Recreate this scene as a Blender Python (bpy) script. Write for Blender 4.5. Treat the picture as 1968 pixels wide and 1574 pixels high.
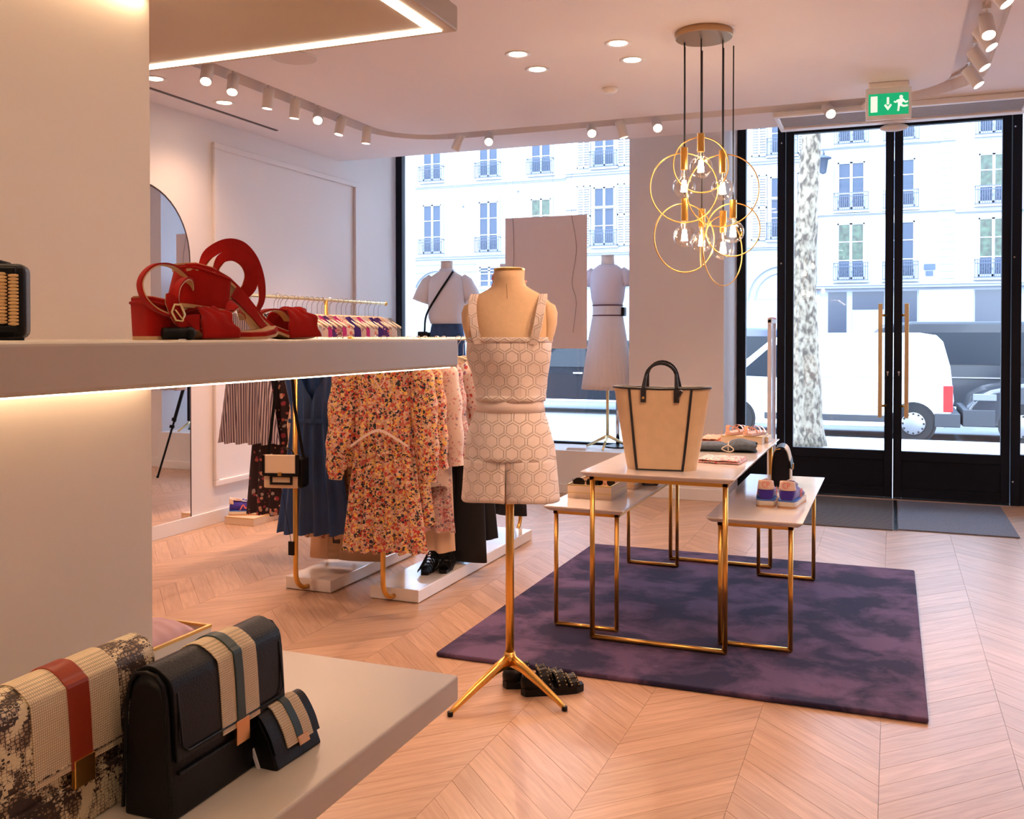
import bpy, bmesh, math, random
from mathutils import Vector, Matrix
random.seed(7)
PI = math.pi
for o in list(bpy.data.objects): bpy.data.objects.remove(o)
SC = bpy.context.scene
COL = SC.collection

# ------------------------------------------------------------------ camera
cam_d = bpy.data.cameras.new('camera'); cam = bpy.data.objects.new('camera', cam_d); COL.objects.link(cam)
cam.location = (0, 0, 1.4)
cam.rotation_euler = (math.radians(90-0.8354), 0, math.radians(21.676))
cam_d.sensor_fit = 'HORIZONTAL'; cam_d.sensor_width = 36.0
cam_d.lens = 36.0*1838/1968
cam_d.shift_x = 0.0; cam_d.shift_y = -(787-673)/1968
cam_d.clip_start = 0.05; cam_d.clip_end = 500
SC.camera = cam
# ------------------------------------------------------------------ world, sun, exposure
W = bpy.data.worlds.new('world'); SC.world = W; W.use_nodes = True
nt = W.node_tree; bg = nt.nodes['Background']
geo = nt.nodes.new('ShaderNodeTexCoord'); sep = nt.nodes.new('ShaderNodeSeparateXYZ'); rmp = nt.nodes.new('ShaderNodeValToRGB')
nt.links.new(geo.outputs['Generated'], sep.inputs[0]); nt.links.new(sep.outputs['Z'], rmp.inputs[0]); nt.links.new(rmp.outputs[0], bg.inputs[0])
rmp.color_ramp.elements[0].color = (.72, .84, 1, 1); rmp.color_ramp.elements[1].color = (.42, .64, 1, 1)
bg.inputs[1].default_value = 10.5
sun_d = bpy.data.lights.new('sun', 'SUN'); sun = bpy.data.objects.new('sun', sun_d); COL.objects.link(sun)
sun_d.energy = 3.0; sun_d.color = (1, .96, .9); sun_d.angle = math.radians(1.0)
sun.rotation_euler = (math.radians(40), 0, math.radians(-28))     # shines from behind the shop on to the street and the houses
SC.view_settings.view_transform = 'Standard'; SC.view_settings.look = 'None'
SC.view_settings.exposure = 0.42; SC.view_settings.gamma = 1.0; SC.view_settings.use_curve_mapping = False

WARM = (1.0, .60, .385)
P_SPOT = 56.0; P_DOWN = 42.0; E_LED = 11.0

# ------------------------------------------------------------------ helpers
class MB:
    def __init__(s): s.v = []; s.f = []; s.m = []; s.uv = None
    def add(s, vs, fs, M=None, mi=0):
        b = len(s.v)
        s.v += [tuple(M @ Vector(p)) if M is not None else tuple(p) for p in vs]
        for f in fs: s.f.append(tuple(i+b for i in f)); s.m.append(mi)
        return s
    def box(s, x0, x1, y0, y1, z0, z1, M=None, mi=0):
        return s.add([(x0,y0,z0),(x1,y0,z0),(x1,y1,z0),(x0,y1,z0),(x0,y0,z1),(x1,y0,z1),(x1,y1,z1),(x0,y1,z1)],
                     [(0,3,2,1),(4,5,6,7),(0,1,5,4),(1,2,6,5),(2,3,7,6),(3,0,4,7)], M, mi)
    def loft(s, rings, M=None, mi=0, cap=True, closed=False):
        n = len(rings[0]); vs = [p for r in rings for p in r]; fs = []
        k = len(rings)
        for i in range(k if closed else k-1):
            a = i*n; b = ((i+1) % k)*n
            for j in range(n):
                j2 = (j+1) % n; fs.append((a+j, a+j2, b+j2, b+j))
        if cap and not closed:
            fs.append(tuple(reversed(range(n)))); fs.append(tuple((k-1)*n+j for j in range(n)))
        return s.add(vs, fs, M, mi)
    def tube(s, pts, r, n=8, closed=False, M=None, mi=0, cap=True, sq=(1, 1)):
        pts = [Vector(p) for p in pts]; k = len(pts)
        rs = r if isinstance(r, (list, tuple)) else [r]*k
        rings = []; nrm = None
        for i, p in enumerate(pts):
            if closed: t = pts[(i+1) % k]-pts[i-1]
            else: t = pts[min(i+1, k-1)]-pts[max(i-1, 0)]
            if t.length < 1e-9: t = Vector((0, 0, 1))
            t.normalize()
            if nrm is None:
                a = Vector((0, 0, 1)) if abs(t.z) < .9 else Vector((1, 0, 0))
                nrm = (a - t*a.dot(t)).normalized()
            else:
                nrm = (nrm - t*nrm.dot(t)).normalized()
            bn = t.cross(nrm)
            rings.append([tuple(p + nrm*(rs[i]*sq[0]*math.cos(2*PI*j/n)) + bn*(rs[i]*sq[1]*math.sin(2*PI*j/n))) for j in range(n)])
        return s.loft(rings, M, mi, cap, closed)
    def ribbon(s, pts, w, th, wdir, M=None, mi=0, closed=False):
        """flat strap: width w along wdir, thickness th across"""
        pts = [Vector(p) for p in pts]; k = len(pts); wd = Vector(wdir).normalized(); rings = []
        ws = w if isinstance(w, (list, tuple)) else [w]*k
        for i, p in enumerate(pts):
            t = (pts[(i+1) % k]-pts[i-1]) if closed else (pts[min(i+1, k-1)]-pts[max(i-1, 0)])
            t.normalize(); q = t.cross(wd)
            if q.length < 1e-6: q = Vector((0, 0, 1))
            q.normalize(); a = wd*ws[i]/2; b = q*th/2
            rings.append([tuple(p-a-b), tuple(p+a-b), tuple(p+a+b), tuple(p-a+b)])
        return s.loft(rings, M, mi, True, closed)
    def lathe(s, prof, n=20, M=None, mi=0, sx=1, sy=1, cap=True):
        rings = [[(r*sx*math.cos(2*PI*j/n), r*sy*math.sin(2*PI*j/n), z) for j in range(n)] for r, z in prof]
        return s.loft(rings, M, mi, cap)
    def ribbon2(s, pts, w, th, f, M=None, ax=(0, 1, 0)):
        """strap that twists: f per point, 0 = width across the shoe, 1 = width lying in the plane of the loop"""
        pts = [Vector(p) for p in pts]; k = len(pts); Y = Vector(ax).normalized(); rings = []
        ws = w if isinstance(w, (list, tuple)) else [w]*k
        for i, p in enumerate(pts):
            t = (pts[min(i+1, k-1)]-pts[max(i-1, 0)]).normalized(); N_ = t.cross(Y).normalized()
            wd = (Y*(1-f[i])+N_*f[i]).normalized(); q = t.cross(wd).normalized(); a = wd*ws[i]/2; b = q*th/2
            rings.append([tuple(p-a-b), tuple(p+a-b), tuple(p+a+b), tuple(p-a+b)])
        return s.loft(rings, M)
    def prism(s, poly, h0, h1, M=None, mi=0):
        n = len(poly); vs = [(x, y, h0) for x, y in poly]+[(x, y, h1) for x, y in poly]
        fs = [tuple(reversed(range(n))), tuple(range(n, 2*n))]+[(i, (i+1) % n, n+(i+1) % n, n+i) for i in range(n)]
        return s.add(vs, fs, M, mi)
    def grid(s, fn, nu, nv, M=None, mi=0, cu=False):
        vs = [fn(i/nu, j/nv) for j in range(nv+1) for i in range(nu+1 if not cu else nu)]
        w = nu+1 if not cu else nu; fs = []
        for j in range(nv):
            for i in range(nu):
                i2 = (i+1) % w if cu else i+1
                fs.append((j*w+i, j*w+i2, (j+1)*w+i2, (j+1)*w+i))
        return s.add(vs, fs, M, mi)
    def sphere(s, c, r, n=12, sx=1, sy=1, sz=1, mi=0, M=None):
        prof = [(max(1e-4, r*math.sin(PI*i/n)), -r*math.cos(PI*i/n)) for i in range(n+1)]
        T = Matrix.Translation(c) @ Matrix.Diagonal((sx, sy, sz, 1))
        if M is not None: T = M @ T
        return s.lathe(prof, 2*n, T, mi)
    def mesh(s, name, mats, smooth=False):
        me = bpy.data.meshes.new(name); me.from_pydata(s.v, [], s.f)
        for m in (mats if isinstance(mats, (list, tuple)) else [mats]): me.materials.append(m)
        if any(s.m): me.polygons.foreach_set('material_index', s.m)
        if smooth: me.polygons.foreach_set('use_smooth', [True]*len(s.f))
        me.update()
        bm = bmesh.new(); bm.from_mesh(me); bmesh.ops.recalc_face_normals(bm, faces=bm.faces); bm.to_mesh(me); bm.free()
        return me
    def build(s, name, mats, parent=None, smooth=False, bevel=0, seg=2, sub=0, solid=0, auto=False, recalc=True):
        me = s.mesh(name, mats, smooth)
        o = bpy.data.objects.new(name, me); COL.objects.link(o)
        if parent is not None: o.parent = parent
        if auto and smooth:
            bm = bmesh.new(); bm.from_mesh(me)
            for e in bm.edges:
                if len(e.link_faces) == 2 and e.calc_face_angle(0) > math.radians(40): e.smooth = False
            bm.to_mesh(me); bm.free()
        if solid:
            m = o.modifiers.new('solid', 'SOLIDIFY'); m.thickness = solid; m.offset = 0
        if bevel:
            m = o.modifiers.new('bevel', 'BEVEL'); m.width = bevel; m.segments = seg; m.limit_method = 'ANGLE'; m.angle_limit = math.radians(35)
        if sub:
            m = o.modifiers.new('sub', 'SUBSURF'); m.levels = sub; m.render_levels = sub
        return o

def thing(name, label, cat, loc=(0, 0, 0), rz=0.0, group=None):
    o = bpy.data.objects.new(name, None); COL.objects.link(o); o.empty_display_size = .05
    o.location = loc; o.rotation_euler = (0, 0, rz)
    o['label'] = label; o['category'] = cat
    if group: o['group'] = group
    return o
def tag(o, label, cat, group=None, kind=None):
    o['label'] = label; o['category'] = cat
    if group: o['group'] = group
    if kind: o['kind'] = kind
    return o
def struct(o): o['kind'] = 'structure'; return o
def copy_tree(src, loc=None, rz=None, label=None, group=None):
    r = src.copy(); COL.objects.link(r)
    if loc is not None: r.location = loc
    if rz is not None: r.rotation_euler = (0, 0, rz)
    if label: r['label'] = label
    if group: r['group'] = group
    def rec(a, b):
        for ch in [c for c in bpy.data.objects if c.parent == a]:
            d = ch.copy(); COL.objects.link(d); d.parent = b; rec(ch, d)
    rec(src, r)
    return r
def arc(cx, cy, r, a0, a1, n, f=lambda x, y: (x, y, 0)):
    return [f(cx+r*math.cos(a0+(a1-a0)*i/n), cy+r*math.sin(a0+(a1-a0)*i/n)) for i in range(n+1)]
def spline(pts, n=8):
    """Catmull-Rom through pts"""
    P = [Vector(p) for p in pts]; P = [P[0]*2-P[1]]+P+[P[-1]*2-P[-2]]; out = []
    for i in range(1, len(P)-2):
        for k in range(n):
            t = k/n; a, b, c, d = P[i-1:i+3]
            out.append(.5*((2*b)+(-a+c)*t+(2*a-5*b+4*c-d)*t*t+(-a+3*b-3*c+d)*t*t*t))
    out.append(P[-2]); return out
def lerp_prof(prof, t):
    for (a, b), (c, d) in zip(prof, prof[1:]):
        if t <= c: return b+(d-b)*((t-a)/(c-a) if c > a else 0)
    return prof[-1][1]

# ------------------------------------------------------------------ materials
def mat(name, col, rough=.5, metal=0.0, spec=None, emit=None, es=0, sheen=0, coat=0, bump=0, bscale=200, noisy=0, nscale=8, alpha=None):
    m = bpy.data.materials.new(name); m.use_nodes = True; n = m.node_tree.nodes; l = m.node_tree.links; b = n['Principled BSDF']
    b.inputs['Base Color'].default_value = (*col, 1); b.inputs['Roughness'].default_value = rough; b.inputs['Metallic'].default_value = metal
    if spec is not None: b.inputs['Specular IOR Level'].default_value = spec
    if emit: b.inputs['Emission Color'].default_value = (*emit, 1); b.inputs['Emission Strength'].default_value = es
    if sheen: b.inputs['Sheen Weight'].default_value = sheen
    if coat: b.inputs['Coat Weight'].default_value = coat; b.inputs['Coat Roughness'].default_value = .08
    if bump:
        tc = n.new('ShaderNodeTexCoord'); t = n.new('ShaderNodeTexNoise'); t.inputs['Scale'].default_value = bscale; t.inputs['Detail'].default_value = 3
        bp = n.new('ShaderNodeBump'); bp.inputs['Strength'].default_value = bump; bp.inputs['Distance'].default_value = .002
        l.new(tc.outputs['Object'], t.inputs['Vector']); l.new(t.outputs['Fac'], bp.inputs['Height']); l.new(bp.outputs['Normal'], b.inputs['Normal'])
    if noisy:
        tc = n.new('ShaderNodeTexCoord'); t = n.new('ShaderNodeTexNoise'); t.inputs['Scale'].default_value = nscale; t.inputs['Detail'].default_value = 5
        r = n.new('ShaderNodeValToRGB'); l.new(tc.outputs['Object'], t.inputs['Vector']); l.new(t.outputs['Fac'], r.inputs[0])
        r.color_ramp.elements[0].position = .3; r.color_ramp.elements[1].position = .7
        r.color_ramp.elements[0].color = (*[c*(1-noisy) for c in col], 1); r.color_ramp.elements[1].color = (*[min(1, c*(1+noisy*.6)) for c in col], 1)
        l.new(r.outputs[0], b.inputs['Base Color'])
    return m
def nodes(m): return m.node_tree.nodes, m.node_tree.links, m.node_tree.nodes['Principled BSDF']
def floral(name, base, cols, scale=60, density=.5, sx=1.0, rough=.8, thr=(.36, .36)):
    """small scattered blossoms: random voronoi cells on a plain ground"""
    m = mat(name, base, rough); n, l, b = nodes(m)
    tc = n.new('ShaderNodeTexCoord'); mp = n.new('ShaderNodeMapping'); mp.inputs['Scale'].default_value = (1, .55, 1)
    wn = n.new('ShaderNodeTexNoise'); wn.inputs['Scale'].default_value = scale*1.3
    add = n.new('ShaderNodeMixRGB'); add.blend_type = 'ADD'; add.inputs[0].default_value = .02
    l.new(tc.outputs['Object'], mp.inputs[0]); l.new(mp.outputs[0], wn.inputs['Vector']); l.new(mp.outputs[0], add.inputs[1]); l.new(wn.outputs['Color'], add.inputs[2])
    prev = None; basen = None
    last = None
    for k, (sc, dens) in enumerate(((scale, density), (scale*1.7, density*.8))):
        v = n.new('ShaderNodeTexVoronoi'); v.inputs['Scale'].default_value = sc; l.new(add.outputs[0], v.inputs['Vector'])
        sp = n.new('ShaderNodeSeparateColor'); l.new(v.outputs['Color'], sp.inputs[0])
        r = n.new('ShaderNodeValToRGB'); r.color_ramp.interpolation = 'CONSTANT'
        e = r.color_ramp.elements
        while len(e) > 1: e.remove(e[-1])
        cs = cols if k == 0 else cols[::-1]
        e[0].position = 0; e[0].color = (*cs[0], 1)
        for i, c in enumerate(cs[1:], 1): q = e.new(i/len(cs)); q.color = (*c, 1)
        l.new(sp.outputs[0], r.inputs[0])
        lt = n.new('ShaderNodeMath'); lt.operation = 'LESS_THAN'; lt.inputs[1].default_value = thr[k]; l.new(v.outputs['Distance'], lt.inputs[0])
        ls = n.new('ShaderNodeMath'); ls.operation = 'LESS_THAN'; ls.inputs[1].default_value = dens; l.new(sp.outputs[1], ls.inputs[0])
        mu = n.new('ShaderNodeMath'); mu.operation = 'MULTIPLY'; l.new(lt.outputs[0], mu.inputs[0]); l.new(ls.outputs[0], mu.inputs[1])
        mx = n.new('ShaderNodeMixRGB'); l.new(mu.outputs[0], mx.inputs[0]); l.new(r.outputs[0], mx.inputs[2])
        if last is None: mx.inputs[1].default_value = (*base, 1)
        else: l.new(last.outputs[0], mx.inputs[1])
        last = mx
    l.new(last.outputs[0], b.inputs['Base Color']); return m
def stripes(name, c1, c2, per, axis='X', rough=.8, duty=.5):
    m = mat(name, c1, rough); n, l, b = nodes(m)
    tc = n.new('ShaderNodeTexCoord'); sp = n.new('ShaderNodeSeparateXYZ'); l.new(tc.outputs['Object'], sp.inputs[0])
    mu = n.new('ShaderNodeMath'); mu.operation = 'MULTIPLY'; mu.inputs[1].default_value = 1/per; l.new(sp.outputs[axis], mu.inputs[0])
    fr = n.new('ShaderNodeMath'); fr.operation = 'FRACT'; l.new(mu.outputs[0], fr.inputs[0])
    lt = n.new('ShaderNodeMath'); lt.operation = 'LESS_THAN'; lt.inputs[1].default_value = duty; l.new(fr.outputs[0], lt.inputs[0])
    mx = n.new('ShaderNodeMixRGB'); mx.inputs[1].default_value = (*c1, 1); mx.inputs[2].default_value = (*c2, 1); l.new(lt.outputs[0], mx.inputs[0]); l.new(mx.outputs[0], b.inputs['Base Color'])
    return m
def glass_thin(name, tint=(1, 1, 1), refl=.08):
    m = bpy.data.materials.new(name); m.use_nodes = True; n = m.node_tree.nodes; l = m.node_tree.links
    for x in list(n): n.remove(x)
    o = n.new('ShaderNodeOutputMaterial'); t = n.new('ShaderNodeBsdfTransparent'); g = n.new('ShaderNodeBsdfGlossy'); mx = n.new('ShaderNodeMixShader')
    t.inputs[0].default_value = (*tint, 1); g.inputs['Roughness'].default_value = .02
    fr = n.new('ShaderNodeFresnel'); fr.inputs[0].default_value = 1.45
    mr = n.new('ShaderNodeMath'); mr.operation = 'MULTIPLY'; mr.inputs[1].default_value = refl/.04; l.new(fr.outputs[0], mr.inputs[0]); mr.use_clamp = True
    l.new(mr.outputs[0], mx.inputs[0]); l.new(t.outputs[0], mx.inputs[1]); l.new(g.outputs[0], mx.inputs[2]); l.new(mx.outputs[0], o.inputs[0])
    return m
def emis(name, col, s):
    m = bpy.data.materials.new(name); m.use_nodes = True; n = m.node_tree.nodes; l = m.node_tree.links
    for x in list(n): n.remove(x)
    o = n.new('ShaderNodeOutputMaterial'); e = n.new('ShaderNodeEmission'); e.inputs[0].default_value = (*col, 1); e.inputs[1].default_value = s
    l.new(e.outputs[0], o.inputs[0]); return m

M_wall = mat('wall paint', (.80, .76, .755), .85, bump=.05, bscale=300)
M_ceil = mat('ceiling paint', (.84, .78, .775), .9)
M_trim = mat('trim paint', (.82, .80, .80), .6)
M_shelf = mat('satin lacquer shelf', (.68, .58, .47), .38, bump=.03, bscale=500)
M_black = mat('black steel frame', (.006, .008, .016), .5, spec=.2)
M_gold = mat('brushed brass', (.82, .47, .12), .30, 1.0)
M_gold2 = mat('pale brass', (.86, .70, .38), .32, 1.0)
M_chrome = mat('chrome', (.75, .75, .78), .15, 1.0)
M_white = mat('white enamel', (.82, .78, .75), .45)
M_marble = mat('pale marble', (.86, .80, .76), .10, noisy=.05, nscale=5, coat=.4)
M_leather = mat('black leather', (.006, .005, .006), .38, spec=.22, bump=.25, bscale=350)
M_suede = mat('red suede', (.38, .009, .006), .95, spec=.08, sheen=.10, bump=.2, bscale=900, noisy=.18, nscale=35)
M_tan = mat('tan lining leather', (.62, .36, .17), .55)
M_glass = glass_thin('window glass', (.97, .985, .99), .05)
M_mirror = mat('mirror', (.9, .9, .92), .01, 1.0)
M_led = emis('warm led diffuser', (1, .80, .58), E_LED); M_led2 = emis('warm wall washing led', (1, .74, .46), E_LED*2.6)
M_lamp = emis('lamp face', (1, .82, .62), 30)
# ------------------------------------------------------------------ the room
struct(MB().box(-4.9, 3.7, -4.2, 9.05, -.12, -.016).build('floor', mat('screed', (.25, .2, .16), .8)))
floor = bpy.data.objects['floor']
# chevron parquet
M_oak = mat('oak parquet', (.6, .4, .26), .36); n, l, b = nodes(M_oak)
uv = n.new('ShaderNodeUVMap'); mp = n.new('ShaderNodeMapping'); mp.inputs['Scale'].default_value = (2.2, 26, 1)
gi = n.new('ShaderNodeNewGeometry'); oi = n.new('ShaderNodeObjectInfo'); ad = n.new('ShaderNodeMath'); ad.operation = 'ADD'; fr = n.new('ShaderNodeMath'); fr.operation = 'FRACT'
l.new(gi.outputs['Random Per Island'], ad.inputs[0]); l.new(oi.outputs['Random'], ad.inputs[1]); l.new(ad.outputs[0], fr.inputs[0])
cmb = n.new('ShaderNodeCombineXYZ'); m9 = n.new('ShaderNodeMath'); m9.operation = 'MULTIPLY'; m9.inputs[1].default_value = 37; l.new(fr.outputs[0], m9.inputs[0]); l.new(m9.outputs[0], cmb.inputs['Z'])
va = n.new('ShaderNodeVectorMath'); l.new(uv.outputs[0], mp.inputs[0]); l.new(mp.outputs[0], va.inputs[0]); l.new(cmb.outputs[0], va.inputs[1])
nz = n.new('ShaderNodeTexNoise'); nz.inputs['Scale'].default_value = 2.2; nz.inputs['Detail'].default_value = 6; nz.inputs['Distortion'].default_value = .6; l.new(va.outputs[0], nz.inputs['Vector'])
r1 = n.new('ShaderNodeValToRGB'); l.new(nz.outputs['Fac'], r1.inputs[0]); r1.color_ramp.elements[0].position = .32; r1.color_ramp.elements[1].position = .68
r1.color_ramp.elements[0].color = (.50, .305, .195, 1); r1.color_ramp.elements[1].color = (.63, .415, .285, 1)
r2 = n.new('ShaderNodeValToRGB'); l.new(fr.outputs[0], r2.inputs[0]); r2.color_ramp.elements[0].color = (.88, .86, .84, 1); r2.color_ramp.elements[1].color = (1.06, 1.05, 1.04, 1)
mm = n.new('ShaderNodeMixRGB'); mm.blend_type = 'MULTIPLY'; mm.inputs[0].default_value = 1; l.new(r1.outputs[0], mm.inputs[1]); l.new(r2.outputs[0], mm.inputs[2]); l.new(mm.outputs[0], b.inputs['Base Color'])
b.inputs['Roughness'].default_value = .34
PW, SW = .088, .417           # plank width (measured along the strip), strip width
X00 = -.031
planks = []
k0 = int((-4.7-X00)//SW); k1 = int((3.6-X00)//SW)
for k in range(k0, k1+1):
    xa = X00+k*SW; xb = xa+SW; up = 1 if k % 2 == 0 else -1
    step = PW*math.sqrt(2)
    y = -4.3
    while y < 9.1:
        ya = y if up > 0 else y+SW; yb = ya+SW*up
        planks.append((xa, xb, ya, yb, step)); y += step
def clipx(v): return max(-4.7, min(3.5, v))
def plank_geo(p, rnd):
    xa, xb, ya, yb, st = p; g = .0006; dz = rnd*.0005
    XA, XB = clipx(xa), clipx(xb)
    fy = lambda x: ya+(yb-ya)*(x-xa)/(xb-xa)
    c = [(XA+g, fy(XA)+g*1.4), (XB-g, fy(XB)+g*1.4), (XB-g, fy(XB)+st-g*1.4), (XA+g, fy(XA)+st-g*1.4)]
    c = [(x, min(8.92, y)) for x, y in c]
    L = SW*math.sqrt(2); u0 = (XA-xa)/SW*L; u1 = (XB-xa)/SW*L
    vs = [(x, y, -.016) for x, y in c]+[(x, y, -dz) for x, y in c]
    uvs = [(u0, 0), (u1, 0), (u1, PW), (u0, PW)]*2
    return vs, uvs
PF = [(4,5,6,7),(0,1,5,4),(1,2,6,5),(2,3,7,6),(3,0,4,7),(0,3,2,1)]
def plank_mesh(lst, name):
    V = []; F = []; U = []
    for p in lst:
        vs, uvs = plank_geo(p, random.random()); b0 = len(V); V += vs
        for f in PF:
            F.append(tuple(b0+i for i in f)); U += [uvs[i] for i in f]
    me = bpy.data.meshes.new(name); me.from_pydata(V, [], F); lay = me.uv_layers.new(name='UVMap')
    flat = [c for u in U for c in u]; lay.data.foreach_set('uv', flat); me.materials.append(M_oak); me.update(); return me
def pvis(p):
    cx = (p[0]+p[1])/2; cy = (p[2]+p[3])/2+p[4]/2
    d = -cx*.3693+cy*.9293; r = cx*.9293+cy*.3693
    if cx < -4.7 or cx > 3.5 or cy > 8.9 or cy < .5 or d <= .5: return -1
    px_ = 984+1838*r/d; py_ = 646+1838*1.4/d
    if px_ < 270 or px_ > 2000 or py_ > 1600: return -1
    if px_ < 884 and py_ > 1300 and py_ > 1300+(884-px_)*.78: return -1      # under the low shelf
    if -1.8 < cx < .1 and 3.8 < cy < 6.0: return -1                        # under the rug
    return 1/d
pv = sorted(range(len(planks)), key=lambda i: -pvis(planks[i]))
near = [i for i in pv[:300] if pvis(planks[i]) > 0]; ns = set(near)
for i in near:
    cx = (planks[i][0]+planks[i][1])/2
    o = bpy.data.objects.new('plank', plank_mesh([planks[i]], 'plank')); COL.objects.link(o); o.parent = floor
rest = [p for i, p in enumerate(planks) if i not in ns and p[0] < 3.5 and p[1] > -4.7]
o = bpy.data.objects.new('far_planks', plank_mesh(rest, 'far_planks')); COL.objects.link(o); o.parent = floor; o['kind'] = 'stuff'

struct(MB().box(-4.9, -4.7, -4.2, 9.05, -.1, 3.5).build('wall_left', M_wall))
struct(MB().box(3.5, 3.7, -4.2, 9.05, -.1, 3.5).build('wall_right', M_wall))
struct(MB().box(-4.9, 3.7, -4.2, -4.0, -.1, 3.5).build('wall_back', M_wall))
wf = MB()      # front wall: header above the glass, the pier, the plinth of the right-hand window
wf.box(-4.9, 3.7, 8.86, 9.05, 3.35, 3.9).box(-2.14, -1.32, 8.16, 9.0, -.1, 3.5).box(2.9, 3.7, 8.75, 9.05, -.1, 3.5)
struct(wf.build('wall_front', M_wall))
struct(MB().box(-4.7, -2.14, 8.10, 8.62, -.05, .38).build('trim_1', M_trim, bevel=.003))      # display platform in the window
# ceiling with a recessed lighting channel (rounded rectangle)
def rrect(x0, x1, y0, y1, r, n=8):
    P = []
    for cx, cy, a in ((x1-r, y1-r, 0), (x0+r, y1-r, PI/2), (x0+r, y0+r, PI), (x1-r, y0+r, 1.5*PI)):
        for i in range(n+1): t = a+PI/2*i/n; P.append((cx+r*math.cos(t), cy+r*math.sin(t)))
    return P
cl = MB()
ci = rrect(-3.70, .33, -2.0, 6.86, .42); co = rrect(-3.86, .53, -2.2, 7.06, .62)
def outer(p):
    x, y = p; x0, x1, y0, y1 = -4.75, 3.55, -4.05, 7.57
    return x, y
n4 = len(ci)//4
OC = []
for q, (X, Y) in enumerate(((3.55, 7.57), (-4.75, 7.57), (-4.75, -4.05), (3.55, -4.05))):
    for i in range(n4): OC.append((X, Y))
zc = 3.0
def ring3(P, z): return [(x, y, z) for x, y in P]
b0 = len(cl.v)
cl.add(ring3(ci, zc), [tuple(range(len(ci)))])
N = len(ci)
def band(A, B, mi=0):
    cl.add(A+B, [(i, (i+1) % N, N+(i+1) % N, N+i) for i in range(N)], None, mi)
band(ring3(ci, zc), ring3(ci, zc+.07)); band(ring3(ci, zc+.07), ring3(co, zc+.07)); band(ring3(co, zc+.07), ring3(co, zc)); band(ring3(co, zc), ring3(OC, zc))
cl.add([(-4.75, 7.57, 3.0), (3.55, 7.57, 3.0), (3.55, 7.57, 3.42), (-4.75, 7.57, 3.42)], [(0, 1, 2, 3)])
cl.box(-4.75, 3.55, 7.57, 9.0, 3.36, 3.42); cl.box(-4.75, 3.55, -4.05, 7.57, 3.2, 3.3)
me = bpy.data.meshes.new('ceiling'); me.from_pydata(cl.v, [], cl.f); me.materials.append(M_ceil)
struct(bpy.data.objects.new('ceiling', me)); COL.objects.link(bpy.data.objects['ceiling'])
# baseboards
struct(MB().box(-4.7, -4.682, -4, 8.1, 0, .10).build('baseboard_left', M_trim, bevel=.003))
bf = MB().box(-2.158, -1.302, 8.142, 8.16, 0, .10).box(-1.32, -1.302, 8.16, 8.84, 0, .10)
struct(bf.build('baseboard_front', M_trim, bevel=.003))
struct(MB().box(-4.7, -2.16, 8.082, 8.10, 0, .08).build('trim_2', M_trim, bevel=.003))
struct(MB().box(-4.7, 3.5, -4.0, -3.982, 0, .1).build('baseboard_back', M_trim))
struct(MB().box(3.482, 3.5, -4.0, 8.7, 0, .1).build('baseboard_right', M_trim))
# panel moulding on the left wall
pm = MB(); y0, y1, z0, z1, w = 5.79, 7.84, .28, 2.84, .045
for a in ((y0, y1, z0, z0+w), (y0, y1, z1-w, z1), (y0, y0+w, z0+w, z1-w), (y1-w, y1, z0+w, z1-w)):
    pm.box(-4.70, -4.672, a[0], a[1], a[2], a[3])
struct(pm.build('trim_3', M_wall, bevel=.006, seg=3))

# ------------------------------------------------------------------ shopfront
def pane(name, x0, x1, y, z0, z1, parent): return MB().box(x0, x1, y-.004, y+.004, z0, z1).build(name, M_glass, parent)
w1 = struct(MB().box(-4.70, -4.63, 8.62, 8.70, .36, 3.4).box(-4.63, -2.14, 8.62, 8.70, .36, .40).build('window_1', M_black, bevel=.003))
pane('window_pane', -4.63, -2.14, 8.66, .40, 3.38, w1)
w2 = struct(MB().box(-1.315, -1.24, 8.86, 8.94, 0, 3.4).box(-1.24, -.96, 8.86, 8.94, 0, .42).box(-.96, -.895, 8.84, 8.96, 0, 3.4).build('window_2', M_black, bevel=.003))
pane('window_pane', -1.24, -.96, 8.90, .42, 3.38, w2)
def leaf(name, x0, x1, hx, cyl_x):
    d = MB(); s = .068
    d.box(x0, x0+s, 8.87, 8.93, .01, 3.3).box(x1-s, x1, 8.87, 8.93, .01, 3.3).box(x0+s, x1-s, 8.87, 8.93, .01, .09).box(x0+s, x1-s, 8.87, 8.93, .33, .41).box(x0+s, x1-s, 8.87, 8.93, 3.2, 3.3)
    o = struct(d.build(name, M_black, bevel=.004))
    MB().box(x0+s, x1-s, 8.885, 8.915, .09, .33).build('kick_panel', M_black, o, bevel=.002)
    pane('door_pane', x0+s, x1-s, 8.90, .41, 3.2, o)
    h = MB(); z0, z1 = .70, 1.68
    h.box(hx-.017, hx+.017, 8.80, 8.825, z0, z1)
    hh = h.build('pull_handle', M_gold2, o, bevel=.003)
    q = MB()
    for z in (z0+.10, z1-.10): q.tube([(hx, 8.82, z), (hx+(.05 if hx < 0 else -.05), 8.872, z)], .011, 10)
    q.build('handle_bracket', M_gold, hh, smooth=True)
    MB().tube([(cyl_x, 8.872, 1.09), (cyl_x, 8.86, 1.09)], .010, 10).box(cyl_x-.004, cyl_x+.004, 8.862, 8.872, 1.06, 1.09).build('lock_cylinder', M_chrome, o)
    return o
leaf('door_1', -.89, .008, -.095, -.035)
leaf('door_2', .012, .91, .115, .055)
w3 = struct(MB().box(.915, .985, 8.84, 8.96, 0, 3.4).box(.985, 2.95, 8.86, 8.94, 0, .42).box(2.90, 2.97, 8.86, 8.94, .42, 3.4).build('window_3', M_black, bevel=.003))
pane('window_pane', .985, 2.90, 8.90, .42, 3.38, w3)
struct(MB().box(-.895, .915, 8.84, 8.96, 3.3, 3.4).build('trim_4', M_black))
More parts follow.
